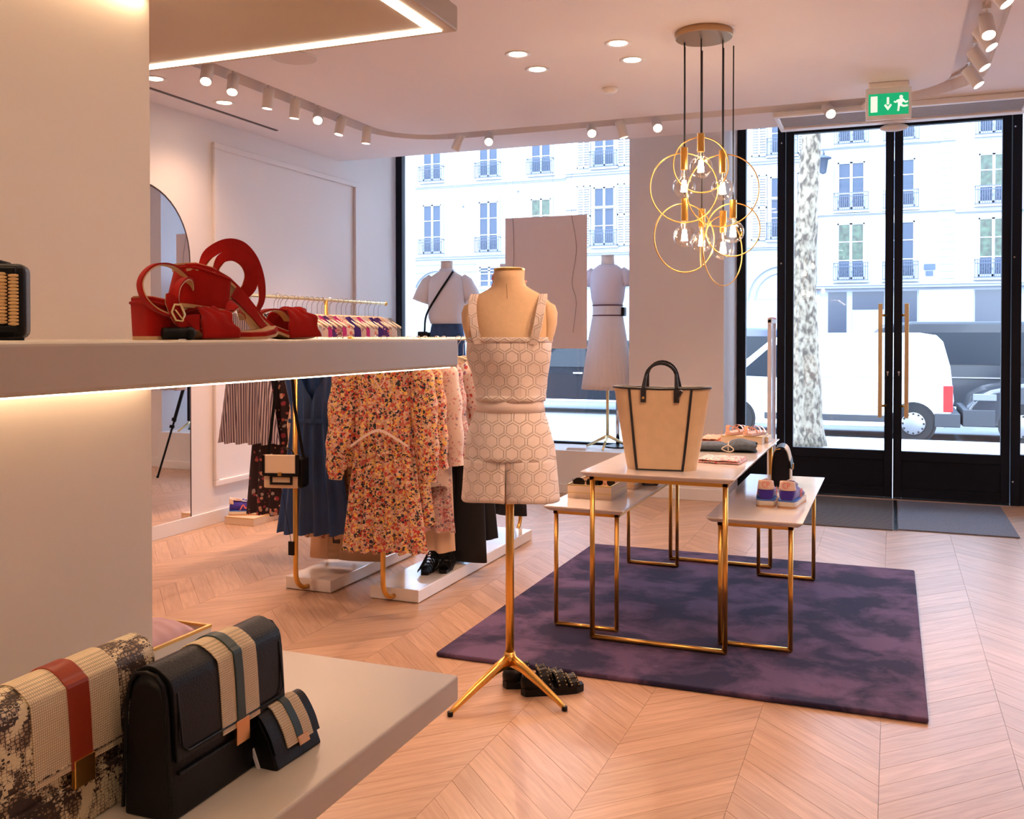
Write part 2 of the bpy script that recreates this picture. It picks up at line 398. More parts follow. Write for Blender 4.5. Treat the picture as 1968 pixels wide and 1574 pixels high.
struct(MB().box(-.89, .915, 8.80, 8.98, -.01, .008).build('trim_5', M_chrome))
for x, z in ((-.925, 3.12), (-.925, 2.05), (.93, 3.12), (.93, 2.05), (.93, .2)):
    MB().tube([(x, 8.84, z), (x, 8.832, z)], .007, 8).build('frame_bolt', M_chrome, w2 if x < 0 else w3)

# ------------------------------------------------------------------ ceiling fittings
def lamp(kind, name, loc, energy, size, rot=(0, 0, 0), col=WARM, blend=.6, rad=.03):
    d = bpy.data.lights.new(name, kind); o = bpy.data.objects.new(name, d); COL.objects.link(o)
    d.energy = energy; d.color = col; o.location = loc; o.rotation_euler = rot
    if kind == 'SPOT': d.spot_size = math.radians(size); d.spot_blend = blend; d.shadow_soft_size = rad
    if kind == 'POINT': d.shadow_soft_size = rad
    return o
def downlight(x, y, label, r=.062, group=None, power=None, cone=130):
    t = thing('downlight', label, 'light', (x, y, 3.0), 0, group)
    rg = MB(); rings = []
    for a, z in ((r+.012, 0), (r+.012, -.004), (r, -.006), (r*.78, -.001)):
        rings.append([(a*math.cos(2*PI*j/28), a*math.sin(2*PI*j/28), z) for j in range(28)])
    rg.loft(rings, cap=False).build('trim_ring', M_white, t, smooth=True)
    MB().lathe([(r*.80, -.0015), (r*.55, -.003), (.001, -.0035)], 28).build('lamp_lens', M_lamp, t)
    lamp('SPOT', 'downlight_beam', (x, y, 2.985), power or P_DOWN, cone, blend=1.0, rad=.05).parent = None
    return t
downlight(-1.982, 5.075, 'recessed ceiling downlight, rear of the nearer pair left of the pendant cluster'.replace('rear of the nearer pair', 'nearer one of the pair well'))
downlight(-1.984, 5.404, 'recessed ceiling downlight, farther one of the pair well left of the pendant cluster')
downlight(-1.399, 5.089, 'bright recessed downlight nearest to the brass ceiling canopy')
downlight(-1.407, 5.424, 'recessed downlight just behind the one beside the brass canopy')
downlight(-4.266, 4.722, 'round downlight above the mirror close to the pale partition')
downlight(-4.258, 5.379, 'round downlight beside the long thin air slot')
k = 0
for x in (-2.6, -.9, .9, 2.4):  # unseen downlights added for the general room light
    for y in (-2.6, -1.0, .7, 2.4):
        if (x, y) == (-.9, .7): y = .2
        d = downlight(x, y, 'added unseen downlight behind the photographer, %s row, %s' % ({-2.6: 'rearmost', -1.0: 'second', .7: 'third', .2: 'third', 2.4: 'front'}[y], {-2.6: 'first from the left wall', -.9: 'second from the left wall', .9: 'third from the left wall', 2.4: 'nearest the right wall'}[x]), group='added downlights behind the camera', power=P_DOWN*(.12 if y < 1 else .9 if x > 0 else .22), cone=130 if y < 1 else 95)
downlight(1.9, 5.1, 'recessed downlight over the floor right of the rug'); downlight(2.0, 7.0, 'recessed downlight right of the entrance doors')

def track_spot(x, y, aim, label, tilt=35, beam=True, power=None):
    """aim = azimuth (deg, 0=+X) the head leans to"""
    t = thing('track_spotlight', label, 'spotlight', (x, y, 3.07))
    MB().box(-.02, .02, -.02, .02, -.035, 0).tube([(0, 0, -.03), (0, 0, -.10)], .007, 8).build('stem', M_white, t)
    a = math.radians(aim); ti = math.radians(tilt)
    R = Matrix.Rotation(a, 4, 'Z') @ Matrix.Rotation(-ti, 4, 'Y')       # -Z axis leans toward aim
    T = Matrix.Translation((0, 0, -.105)) @ R
    MB().lathe([(.030, .045), (.036, .042), (.036, -.085), (.031, -.085), (.030, -.050)], 20, T).build('head', M_white, t, smooth=True, auto=True)
    MB().lathe([(.030, -.053), (.02, -.052), (.001, -.051)], 20, T).build('lens', M_lamp, t)
    if beam:
        dirv = R @ Vector((0, 0, -1)); loc = Vector((x, y, 3.07-.105))+dirv*.060
        o = lamp('SPOT', 'spot_beam', loc, power or P_SPOT, 75, blend=.9, rad=.03)
        o.rotation_euler = dirv.to_track_quat('-Z', 'Y').to_euler()
    return t
XL, YF, XR = -3.78, 6.96, .43
sp = [
 (-3.78, 4.62, 300, 35, 'left track spotlight nearest the shelving, lit face turned to the room'),
 (-3.78, 4.86, 300, 30, 'large left track spotlight, second from the shelving, showing its lit face'),
 (-3.78, 5.22, 200, 6, 'plain upright spotlight third along the left track'),
 (-3.78, 5.52, 190, 5, 'upright spotlight fourth along the left track, hanging straight down'),
 (-3.78, 5.80, -60, 50, 'left track spotlight with a glaring face between two upright ones'),
 (-3.78, 6.10, 230, 12, 'slightly tilted spotlight sixth along the left track'),
 (-3.76, 6.44, 200, 5, 'last spotlight before the curved corner of the track'),
 (-3.22, 6.96, 180, 25, 'spotlight leaning left just past the track corner'),
 (-2.96, 6.96, -70, 55, 'glaring spotlight above the left mannequin in the window'),
 (-2.12, 6.96, -70, 55, 'glaring spotlight above the hanging display panel'),
 (-1.89, 6.96, 20, 15, 'unlit-looking tilted spotlight between two glaring ones over the window'),
 (-1.62, 6.96, -70, 55, 'glaring spotlight just left of the pendant cords'),
 (-.42, 6.96, -70, 55, 'glaring spotlight left of the exit sign, the farther of two'),
 (-.15, 6.96, 20, 50, 'spotlight leaning right beside the green exit sign'),
 (.43, 6.35, -20, 32, 'lowest spotlight in the right-hand track row'),
 (.43, 5.95, -20, 32, 'second spotlight from the far end of the right-hand row'),
 (.43, 5.55, -25, 32, 'third spotlight in the right-hand row, with a long lit lens'),
 (.43, 5.35, -80, 32, 'right-hand row spotlight with a round lit face toward us'),
 (.43, 4.85, -20, 32, 'right-hand row spotlight cut by the top of the picture'),
]
for x, y, am, ti, lb in sp: track_spot(x, y, am, lb, ti)
for x, y, am, ti, pw, lb in ((XL, 2.4, 55, 38, 1.3, 'over the left aisle in front of the racks'), (XL, .5, 20, 30, .15, 'over the left aisle beside the camera'), (.43, 3.2, 172, 40, 1.5, 'right rail, aimed at the dress form'),
        (.43, 2.4, 150, 42, 1.5, 'right rail, aimed low past the shelving'), (.43, .6, 180, 30, .12, 'right rail, level with the camera'), (-1.6, -2.1, 90, 30, .12, 'rear rail, right one of two'), (-2.6, -2.1, 90, 30, .12, 'rear rail, left one of two')):
    o = track_spot(x, y, am, 'added track spotlight out of view, '+lb, ti, power=P_SPOT*pw); o['group'] = 'track spotlights out of view'  # unseen spots added on the track, some aimed to brighten form and racks
# beige rail inside the channel
rl = MB(); pr_ = rrect(-3.79, .44, -2.11, 6.97, .5); pr2 = rrect(-3.77, .42, -2.09, 6.95, .48)
rl.loft([ring3(pr_, 3.07), ring3(pr_, 3.05), ring3(pr2, 3.05), ring3(pr2, 3.07)], cap=False)
M_rail = mat('track rail', (.62, .52, .46), .5)
tag(rl.build('lighting_track', M_rail), 'thin rounded rectangular lighting track recessed in the ceiling channel', 'light track')
t = thing('smoke_detector', 'small white smoke detector alone on the ceiling', 'detector', (-1.70, 5.99, 3.0))
MB().lathe([(.05, 0), (.05, -.012), (.04, -.03), (.02, -.034), (.001, -.034)], 20).build('casing', M_white, t, smooth=True)
t = thing('ceiling_speaker', 'flat round ceiling speaker beside the lit upper shelf', 'speaker', (-3.20, 4.66, 3.0))
MB().lathe([(.13, 0), (.13, -.004), (.122, -.006), (.001, -.006)], 32).build('grille', mat('speaker cloth', (.70, .62, .58), .9), t)
MB().tube([(.13*math.cos(2*PI*i/40), .13*math.sin(2*PI*i/40), -.003) for i in range(40)], .004, 6, closed=True).build('rim', M_white, t, smooth=True)
tag(MB().box(-4.462, -4.438, 4.0, 6.25, 2.994, 3.001).build('air_slot', mat('slot dark', (.12, .10, .10), .7)), 'long thin dark air slot in the ceiling along the left wall', 'vent')
# air curtain above the doors
t = thing('air_curtain', 'long white air curtain with grey grille above the doors', 'air curtain', (0, 7.3, 3.0))
a = MB(); a.prism([(-.80, -.27), (.86, -.27), (.86, .27), (-.80, .27), (-.74, .20), (.80, .20), (.80, -.20), (-.74, -.20), (-.80, .27)][:4], -.004, .0)
a.build('cover_plate', M_white, t)
a = MB()
for x0, x1, y0, y1 in ((-.80, .86, -.27, -.22), (-.80, .86, .17, .27), (-.80, -.76, -.22, .17), (.82, .86, -.22, .17)): a.box(x0, x1, y0, y1, -.045, -.004)
a.build('housing_frame', M_white, t, bevel=.01)
M_gri = mat('air grille', (.42, .38, .38), .6)
for i in range(13): MB().box(-.76, .82, -.21+i*.029, -.197+i*.029, -.034, -.010).build('grille_slat', M_gri, t)
t = thing('door_sensor', 'small white rounded motion sensor over the door centre', 'sensor', (.005, 7.60, 2.935))
MB().sphere((0, 0, 0), .1, 8, 1, .5, .28).box(-.03, .03, -.02, .0, 0, .07).build('sensor_body', M_white, t, smooth=True)
# exit sign
t = thing('exit_sign', 'green illuminated emergency exit sign with arrow and running figure', 'sign', (-.03, 6.50, 3.0), math.radians(4))
MB().box(-.12, .12, -.025, .025, -.035, 0).build('mount', M_white, t, bevel=.008)
MB().box(-.135, .135, -.004, .004, -.235, -.035).build('acrylic_plate', mat('clear acrylic', (.82, .84, .85), .2), t)
MB().box(-.118, .118, -.007, -.004, -.205, -.07).build('green_panel', mat('exit green', (.0, .42, .20), .4, emit=(0, .42, .17), es=.55), t, bevel=.001)
M_sw = mat('sign white', (.9, .95, .9), .4, emit=(.9, 1, .9), es=.5)
s = MB(); RX = Matrix.Rotation(PI/2, 4, 'X')
def sp2(poly): s.prism(poly, .007, .0085, RX)
sp2([(-.105, -.185), (-.065, -.185), (-.065, -.085), (-.105, -.085)])
sp2([(-.010, -.095), (.004, -.095), (.004, -.14), (-.010, -.14)]); sp2([(-.003, -.178), (-.026, -.145), (-.018, -.137), (-.003, -.155), (.012, -.137), (.020, -.145)])
for c in (((.074, -.097, .011),)): sp2([(c[0]+c[2]*math.cos(i*PI/5), c[1]+c[2]*math.sin(i*PI/5)) for i in range(10)])
for q in ([(.05, -.115), (.082, -.105), (.092, -.118), (.07, -.15), (.056, -.142)], [(.05, -.115), (.056, -.122), (.044, -.134), (.03, -.128), (.034, -.12), (.042, -.124)],
          [(.088, -.112), (.102, -.128), (.113, -.122), (.115, -.13), (.101, -.138), (.082, -.125)], [(.056, -.14), (.068, -.148), (.062, -.185), (.052, -.185), (.055, -.158)], [(.066, -.135), (.09, -.15), (.113, -.148), (.113, -.158), (.088, -.162), (.064, -.15)]): sp2(q)
s.build('pictogram', M_sw, t)

# ------------------------------------------------------------------ partition and cantilevered display shelves
struct(MB().box(-1.25, -1.19, -.8, 1.305, 0, 3.0).build('wall_partition', mat('partition lacquer', (.84, .70, .60), .55, bump=.05, bscale=400)))
def wide_shelf(z0, z1, label, led=True, yend=1.66):
    t = thing('display_shelf', label, 'shelf', (0, 0, z0))
    MB().box(-1.60, -.77, -.8, yend, 0, z1-z0).build('shelf_board', M_shelf, t, bevel=.005, seg=3)
    if led:
        w = .023 if z0 > 1.9 else .010; a0 = -.795 if z0 > 1.9 else -.778
        MB().box(a0-w, a0, -.78, yend-.020, -.0018, .002).box(-1.58, a0-w, yend-.020-w, yend-.020, -.0018, .002).build('light_strip', M_led, t)
        MB().box(-1.182, -1.172, -.78, 1.29, -.0015, .002).build('light_strip', M_led2, t)
    return t
wide_shelf(.70, .75, 'lowest pale shelf holding the three striped bags', False)
wide_shelf(1.342, 1.395, 'middle shelf carrying red sandals with a glowing lower edge')
wide_shelf(1.978, 2.028, 'top shelf at the upper left with a lit strip under its rim')
tag(MB().box(-.80, -.775, 1.52, 1.63, 2.028, 2.05).build('price_block', mat('frosted block', (.9, .85, .75), .4)), 'small pale block at the end of the top shelf', 'block')
# ------------------------------------------------------------------ rug and door mats
M_rug = mat('violet plush', (.05, .03, .08), .95, sheen=.10); n, l, b = nodes(M_rug)
tc = n.new('ShaderNodeTexCoord'); t1 = n.new('ShaderNodeTexNoise'); t1.inputs['Scale'].default_value = 3.4; t1.inputs['Detail'].default_value = 6; t1.inputs['Distortion'].default_value = .35; t1.inputs['Roughness'].default_value = .62
r = n.new('ShaderNodeValToRGB'); l.new(tc.outputs['Object'], t1.inputs['Vector']); l.new(t1.outputs['Fac'], r.inputs[0])
r.color_ramp.elements[0].position = .43; r.color_ramp.elements[0].color = (.015, .010, .045, 1); r.color_ramp.elements[1].position = .59; r.color_ramp.elements[1].color = (.135, .074, .155, 1)
l.new(r.outputs[0], b.inputs['Base Color']); b.inputs['Sheen Tint'].default_value = (.6, .45, .8, 1)
t2 = n.new('ShaderNodeTexNoise'); t2.inputs['Scale'].default_value = 500; bp = n.new('ShaderNodeBump'); bp.inputs['Strength'].default_value = .6; bp.inputs['Distance'].default_value = .004
l.new(tc.outputs['Object'], t2.inputs['Vector']); l.new(t2.outputs['Fac'], bp.inputs['Height']); l.new(bp.outputs['Normal'], b.inputs['Normal'])
rug = MB().box(-1.845, .130, 3.74, 6.10, 0, .022).build('rug', M_rug, bevel=.009, seg=3)
tag(rug, 'large dark violet plush rug under the nesting tables', 'rug')
M_mat = mat('ribbed grey mat', (.12, .115, .13), .95, bump=.5, bscale=250); M_mat2 = mat('speckled blue grey mat', (.17, .19, .25), .95, noisy=.35, nscale=160)
m1 = tag(MB().box(-.66, .012, 7.39, 8.72, 0, .009).build('door_mat', M_mat, bevel=.002), 'darker ribbed grey door mat in front of the left door leaf', 'door mat', 'entrance mats')
for i in range(26): MB().box(-.655, .008, 7.41+i*.05, 7.43+i*.05, .008, .0115).build('rib', M_mat, m1)
tag(MB().box(.048, .83, 7.43, 8.72, 0, .010).build('door_mat', M_mat2, bevel=.002), 'blue grey speckled door mat in front of the right door leaf', 'door mat', 'entrance mats')
MB().box(.016, .045, 7.38, 8.74, 0, .006).build('edge_strip', M_chrome, m1)
tag(MB().sphere((0, 0, .2), .24, 12, 1, 1, .85).build('pouf', mat('white pouf', (.8, .8, .86), .6), smooth=True), 'white rounded pouf at the right edge by the glass', 'pouf')
bpy.data.objects['pouf'].location = (1.20, 8.05, 0.005)

# ------------------------------------------------------------------ nesting tables
def ftable(label, x0, x1, y0, y1, h, r, tx, group=None):
    t = thing('nesting_table', label, 'table', ((x0+x1)/2, (y0+y1)/2, .022), 0, group)
    cx, cy = (x0+x1)/2, (y0+y1)/2; a, bb = (x1-x0)/2, (y1-y0)/2; H = h-.022
    ta, tb = a+tx[0], bb+tx[1]
    tm = MB(); z0 = H-.024
    tm.loft([[(-ta+.022, -tb+.022, z0), (ta-.022, -tb+.022, z0), (ta-.022, tb-.022, z0), (-ta+.022, tb-.022, z0)],
             [(-ta, -tb, H-.006), (ta, -tb, H-.006), (ta, tb, H-.006), (-ta, tb, H-.006)], [(-ta, -tb, H), (ta, -tb, H), (ta, tb, H), (-ta, tb, H)]])
    tm.build('marble_top', M_marble, t, bevel=.0015)
    fr = MB(); zf = z0-.013
    for (p, q) in (((-a, -bb), (a, -bb)), ((-a, bb), (a, bb)), ((-a, -bb), (-a, bb)), ((a, -bb), (a, bb))):
        dx = .012
        fr.box(min(p[0], q[0])-dx, max(p[0], q[0])+dx, min(p[1], q[1])-dx, max(p[1], q[1])+dx, z0-.018, z0)
    fr.build('top_frame', M_gold, t, bevel=.002)
    for sx in (-1, 1):
        for sy in (-1, 1):
            MB().tube([(sx*a, sy*bb, r), (sx*a, sy*bb, z0-.01)], r, 14).sphere((sx*a, sy*bb, r), r, 6).build('leg', M_gold, t, smooth=True)
    for sy in (-1, 1): MB().tube([(-a, sy*bb, r), (a, sy*bb, r)], r, 14).build('floor_bar', M_gold, t, smooth=True)
    return t
ftable('tall central nesting table with marble top carrying the beige tote', -1.262, -.665, 4.165, 5.82, .79, .0115, (.045, .045), 'nesting tables on the rug')
ftable('low left nesting table under the gold-edged trays', -1.482, -1.185, 4.30, 5.645, .60, .0105, (.045, .055), 'nesting tables on the rug')
ftable('low right nesting table with blue sneakers and a flap bag', -.708, -.405, 4.30, 5.62, .60, .0105, (.055, .055), 'nesting tables on the rug')

# ------------------------------------------------------------------ tote on the tall table
M_canvas = mat('beige canvas', (.66, .47, .29), .85, bump=.35, bscale=700, noisy=.06, nscale=20)
M_blk = mat('black trim', (.012, .010, .012), .35)
t = thing('tote_bag', 'large beige canvas tote with black trim and short handles', 'bag', (-.985, 4.345, .79), math.radians(6))
H = .375; wb, wt, db, dt = .160, .222, .075, .058
def tb(u, z):
    k = z/H; w = wb+(wt-wb)*k**.9; d = db+(dt-db)*k
    return w, d
rings = []
for i in range(11):
    z = H*i/10; w, d = tb(0, z); R = []
    for (x, y) in ((-w, -d*.1), (-w*.80, -d), (-w*.4, -d*1.02), (0, -d*(1.04+.06*math.sin(i))), (w*.4, -d*1.02), (w*.80, -d), (w, -d*.1), (w, d*.1), (w*.8, d), (0, d*1.03), (-w*.8, d), (-w, d*.1)):
        R.append((x, y, z+(-.006*(1-abs(x)/w) if i == 10 else 0)))
    rings.append(R)
bo = MB(); bo.loft(rings, cap=False); bo.add(rings[0], [tuple(range(12))])
bo.build('body', M_canvas, t, smooth=True, sub=1)
rim = [tuple(Vector(p)+Vector((0, 0, 0))) for p in rings[-1]]
MB().tube(rim, .0055, 8, closed=True).build('rim_binding', M_blk, t, smooth=True)
for s in (-1, 1):
    st = [];
    for i in range(0, 11): z = H*i/10; w, d = tb(0, z); st.append((s*w*.64, -d*1.035-.001, z))
    MB().ribbon(st, .011, .003, (1, 0, 0)).build('side_trim', M_blk, t)
MB().tube([(-wb*.64, -db*1.03, .003), (wb*.64, -db*1.03, .003)], .004, 6).build('bottom_binding', M_blk, t)
for yy, hh in ((-.066, .110), (.062, .118)):
    pts = [(-.075, yy*1.05, H-.055), (-.075, yy, H), (-.070, yy*.7, H+.045)]+[(-.070*math.cos(a), yy*.45, H+.045+(hh-.045)*math.sin(a)) for a in [PI*i/12 for i in range(1, 12)]]+[(.070, yy*.7, H+.045), (.075, yy, H), (.075, yy*1.05, H-.055)]
    hd = MB().ribbon2(pts, [.024, .020]+[.0135]*(len(pts)-4)+[.020, .024], .005, [1]*len(pts)).build('handle', M_blk, t, bevel=.001)
    for s in (-1, 1):
        MB().box(s*.075-.012, s*.075+.012, yy*1.06-.004, yy*1.06+.004, H-.066, H-.008).build('handle_tab', M_blk, hd)
        MB().tube([(s*.075, yy*1.06-.004, H-.045), (s*.075, yy*1.06-.008, H-.045)], .006, 10).build('rivet', M_gold, hd)
MB().tube([(.075, -.075, H-.05), (.10, -.085, H-.01)], .009, 8).build('security_tag', M_blk, t)

# ------------------------------------------------------------------ goods on the tables
M_box = mat('ivory box', (.80, .62, .46), .5); M_rim = mat('gold rim', (.72, .50, .16), .3, 1.0)
M_boxw = mat('white box side', (.82, .80, .80), .5)
def display_box(x0, x1, y0, y1, z, h, label, open_=False, group=None, rz=0):
    t = thing('display_box', label, 'box', ((x0+x1)/2, (y0+y1)/2, z), rz, group); a, c = (x1-x0)/2, (y1-y0)/2
    if not open_:
        MB().box(-a, a, -c, c, 0, h).build('box_body', M_box, t, bevel=.002)
        MB().box(-a-.001, a+.001, -c-.001, c+.001, h-.004, h+.0005).build('gold_edge', M_rim, t)
        MB().box(-a+.004, a-.004, -c+.004, c-.004, h, h+.0015).build('lid_panel', M_box, t)
    else:
        w = MB(); th = .006
        w.box(-a, a, -c, c, 0, .006)
        w.box(-a, a, -c, -c+th, .006, h).box(-a, a, c-th, c, .006, h).box(-a, -a+th, -c+th, c-th, .006, h).box(a-th, a, -c+th, c-th, .006, h)
        w.build('box_body', M_box, t)
        g = MB(); g.box(-a-.001, a+.001, -c-.001, -c+th, h, h+.006).box(-a-.001, a+.001, c-th, c+.001, h, h+.006).box(-a-.001, -a+th, -c+th, c-th, h, h+.006).box(a-th, a+.001, -c+th, c-th, h, h+.006)
        g.build('gold_edge', M_rim, t)
        MB().box(-a-.0008, a+.0008, -c-.0008, c+.0008, h*.42, h*.42+.004).build('gold_band', M_rim, t)
    return t
display_box(-.905, -.675, 5.51, 5.76, .79, .042, 'low ivory box carrying rose gold sandals on the tall table')
display_box(-.72, -.655, 5.62, 5.78, .79, .03, 'thin white box behind the sandal box')
def sandal_small(x, y, z, rz, label):
    t = thing('strappy_sandal', label, 'shoe', (x, y, z), rz, 'rose gold sandals on the box')
    Mc = mat('rose gold leather', (.80, .42, .28), .25, .6)
    sole = [(-.10, -.028), (-.05, -.03), (0, -.036), (.06, -.042), (.11, -.036), (.13, -.015), (.13, .01), (.10, .036), (.05, .038), (-.03, .028), (-.09, .028), (-.112, 0)]
    MB().prism(sole, 0, .018).build('sole', mat('sandal sole', (.72, .44, .33), .5), t, bevel=.003)
    for u, w, h in ((.07, .040, .034), (.02, .036, .040)):
        MB().ribbon([(u, w*math.cos(PI*i/10), .012+h*math.sin(PI*i/10)) for i in range(11)], .012, .003, (1, 0, 0)).build('strap', Mc, t)
    MB().tube(spline([(-.02, .03, .015), (-.06, .035, .04), (-.10, .0, .055), (-.06, -.035, .04), (-.02, -.03, .015)], 5), .004, 6).build('ankle_strap', Mc, t, smooth=True)
    MB().ribbon(spline([(-.105, .0, .012), (-.112, 0, .035), (-.10, 0, .058)], 4), .02, .003, (0, 1, 0)).build('heel_counter', Mc, t)
    return t
sandal_small(-.835, 5.62, .8345, math.radians(72), 'rose gold strappy flat sandal, left of the pair on the ivory box')
sandal_small(-.735, 5.60, .8345, math.radians(75), 'rose gold strappy flat sandal, right of the pair on the ivory box')
M_flo_pink = floral('pink painterly print', (.82, .50, .48), [(.80, .12, .14), (.9, .75, .70), (.10, .07, .12), (.85, .30, .30), (.95, .85, .8)], 55, .8)
M_flo_or = floral('orange floral print', (.85, .42, .28), [(.9, .3, .2), (.95, .75, .5), (.3, .1, .12)], 60, .7)
M_denim = mat('grey blue denim', (.10, .13, .17), .85, noisy=.3, nscale=40)
def folded(name, label, cat, x0, x1, y0, y1, z, h, m, layers=3, rz=0, wav=.004):
    t = thing(name, label, cat, ((x0+x1)/2, (y0+y1)/2, z), rz); a, c = (x1-x0)/2, (y1-y0)/2
    for k in range(layers):
        zz = h*k/layers; hh = h/layers*.96; g = MB()
        def f(u, v, k=k):
            th = 2*PI*v; x = (2*u-1)*a*(1-.03*k); 
            yy = c*math.copysign(abs(math.cos(th))**.5, math.cos(th))*(1-.02*k); z2 = zz+hh/2+hh/2*math.copysign(abs(math.sin(th))**.8, math.sin(th))
            return (x, yy+wav*math.sin(9*u+k), z2+wav*.4*math.sin(14*u+6*v+k*2))
        rg = [[f(i/10, j/16) for j in range(16)] for i in range(11)]
        g.loft(rg); g.build('fold', m, t, smooth=True)
    return t
folded('folded_blouse', 'folded pink and red patterned blouse on the tall table', 'clothing', -.865, -.665, 4.60, 4.80, .79, .022, M_flo_pink, 2, math.radians(-4))
folded('folded_scarf', 'folded orange and red floral scarf behind the tote', 'clothing', -1.02, -.92, 5.50, 5.75, .79, .028, M_flo_or, 2)
t = thing('rolled_jeans', 'rolled grey blue jeans tied with a cord on the tall table', 'clothing', (-.815, 5.14, .79), math.radians(6))
g = MB()
rg = []
for i in range(17):
    u = i/16; x = -.16+.31*u; R = []; h0 = .024+.010*math.exp(-((u-.75)/.2)**2)-.008*math.exp(-((u-.52)/.06)**2)
    for j in range(20):
        th = 2*PI*j/20; R.append((x+.01*math.sin(3*th), .07*math.cos(th)*(1-.1*math.sin(5*u)), h0+(h0-.001)*math.sin(th)*(1+.12*math.sin(4*th+9*u))))
    rg.append(R)
g.loft(rg); g.build('jeans_roll', M_denim, t, smooth=True)
MB().tube([(.012, .074*math.cos(2*PI*i/24), .024+.026*math.sin(2*PI*i/24)) for i in range(24)], .003, 6, closed=True).tube(spline([(.012, -.07, .04), (.04, -.085, .02), (.02, -.09, .006), (-.02, -.085, .02), (.012, -.07, .04)], 5), .003, 6).build('cord', mat('cord', (.7, .6, .5), .8), t, smooth=True)
# sneakers on the low right table
M_suede_b = mat('violet blue suede', (.045, .02, .34), .85, sheen=.4); M_cream = mat('cream rubber', (.85, .76, .64), .6); M_gum = mat('gum sole', (.70, .38, .18), .6)
M_lb = mat('light blue foam', (.08, .22, .72), .6); M_peach = mat('peach leather', (.90, .66, .54), .5); M_coral = mat('coral print', (.9, .24, .20), .6); M_lace = mat('white lace', (.85, .82, .80), .8)
def text_mesh(txt, size, m, parent, M4, name='lettering', ext=.0006):
    cu = bpy.data.curves.new(name, 'FONT'); cu.body = txt; cu.size = size; cu.extrude = ext; cu.align_x = 'CENTER'; cu.align_y = 'CENTER'; cu.resolution_u = 2
    o = bpy.data.objects.new('tmp', cu); COL.objects.link(o); dg = bpy.context.evaluated_depsgraph_get(); dg.update()
    me = bpy.data.meshes.new_from_object(o.evaluated_get(dg)); bpy.data.objects.remove(o)
    me.transform(M4); me.materials.clear(); me.materials.append(m); me.name = name
    o = bpy.data.objects.new(name, me); COL.objects.link(o); o.parent = parent; return o
def sneaker(loc, rz, label, group, side=1, L=.31, logo=True):
    t = thing('sneaker', label, 'shoe', loc, rz, group); k = L/.27; t.scale = (1, 1, 1.28)
    # x = toe direction, rings along x : (x, halfwidth, top)
    pr = [(-.128, .022, .050), (-.122, .030, .072), (-.105, .035, .082), (-.075, .037, .075), (-.04, .037, .064), (-.01, .038, .066), (.03, .041, .060), (.07, .044, .047), (.10, .041, .036), (.125, .030, .026), (.138, .014, .018)]
    rg = []
    for x, w, h in pr:
        R = []
        for j in range(16):
            th = 2*PI*j/16; R.append((x*k, w*k*math.cos(th)*(1.0 if math.sin(th) < 0 else (1-.22*math.sin(th))), (.016+(h-.016)*.5+(h-.016)*.5*math.sin(th))*k))
        rg.append(R)
    MB().loft(rg).build('upper', M_suede_b, t, smooth=True, sub=1)
    sole = [(x*k*1.03, -w*k*1.08) for x, w, h in pr]+[(x*k*1.03, w*k*1.08) for x, w, h in reversed(pr)]
    MB().prism(sole, .0, .006*k).build('outsole', M_gum, t); MB().prism(sole, .006*k, .020*k).build('midsole', M_cream, t, bevel=.002)
    s2 = [(x*.97, y*.99) for x, y in sole if x < 0]; MB().prism(s2, .020*k, .025*k).build('foam_layer', M_lb, t)
    # heel tab (peach)
    ht = MB()
    def hf(u, v):
        a = PI/2+PI*u; z = (.056+.032*v)*k; w = (.0335-.004*v)*k
        return (-.098*k+math.cos(a)*.033*k*(1-.12*v), math.sin(a)*w*.98, z-(abs(u-.5)*2)**2*.008*k*v)
    ht.grid(hf, 12, 4); ht.build('heel_tab', M_peach, t, smooth=True, solid=.003)
    if logo:
        T = Matrix.Translation((-.1335*k, 0, .071*k)) @ Matrix.Rotation(math.radians(4), 4, 'Y') @ Matrix.Rotation(-PI/2, 4, 'Z') @ Matrix.Rotation(PI/2, 4, 'X')
        text_mesh('CP', .026*k, M_coral, t, T)
    MB().tube([(-.085*k+.032*k*math.cos(2*PI*i/20), .022*k*math.sin(2*PI*i/20), .077*k+.004*math.cos(2*PI*i/20)*-1) for i in range(20)], .0045, 8, closed=True).build('collar', M_peach, t, smooth=True)
    MB().sphere((-.078*k, 0, .074*k), .026*k, 6, 1.1, .8, .12).build('insole', mat('insole dark', (.05, .03, .08), .9), t, smooth=True)
    tg = MB().grid(lambda u, v: ((-.045+.10*u)*k, (v-.5)*.036*k, (.078-.020*u)*k), 4, 2); tg.build('tongue', M_suede_b, t, solid=.003)
    for i in range(5):
        x = (-.030+.017*i)*k; z = (.077-.0042*i)*k
        MB().tube([(x, -.019*k, z-.004*k), (x+.004, 0, z+.003*k), (x+.008, .019*k, z-.004*k)], .0026*k*1.1, 6).build('lace', M_lace, t, smooth=True)
    for s in (-1, 1):
        g = MB()
        if logo:
            for i in range(3):
                x = (-.03+i*.02)*k; g.ribbon([(x, s*.0395*k, .026*k), (x+.022*k, s*.0375*k, .050*k)], .005, .002, (1, 0, 0))
        else:
            P = [(-.055, .028), (-.035, .056), (-.018, .034), (.002, .056), (.018, .028)]
            for p, q in zip(P, P[1:]): g.ribbon([(p[0]*k, s*.041*k, p[1]*k), (q[0]*k, s*.041*k, q[1]*k)], .009*k, .003, (1, 0, 0))
        g.build('side_stripes', M_coral, t)
    return t
sneaker((-.557, 4.735, .60), math.radians(94), 'violet blue suede sneaker seen from behind, left of the pair on the low table', 'sneakers on the low right table')
sneaker((-.443, 4.735, .60), math.radians(86), 'violet blue suede sneaker seen from behind, right of the pair on the low table', 'sneakers on the low right table')
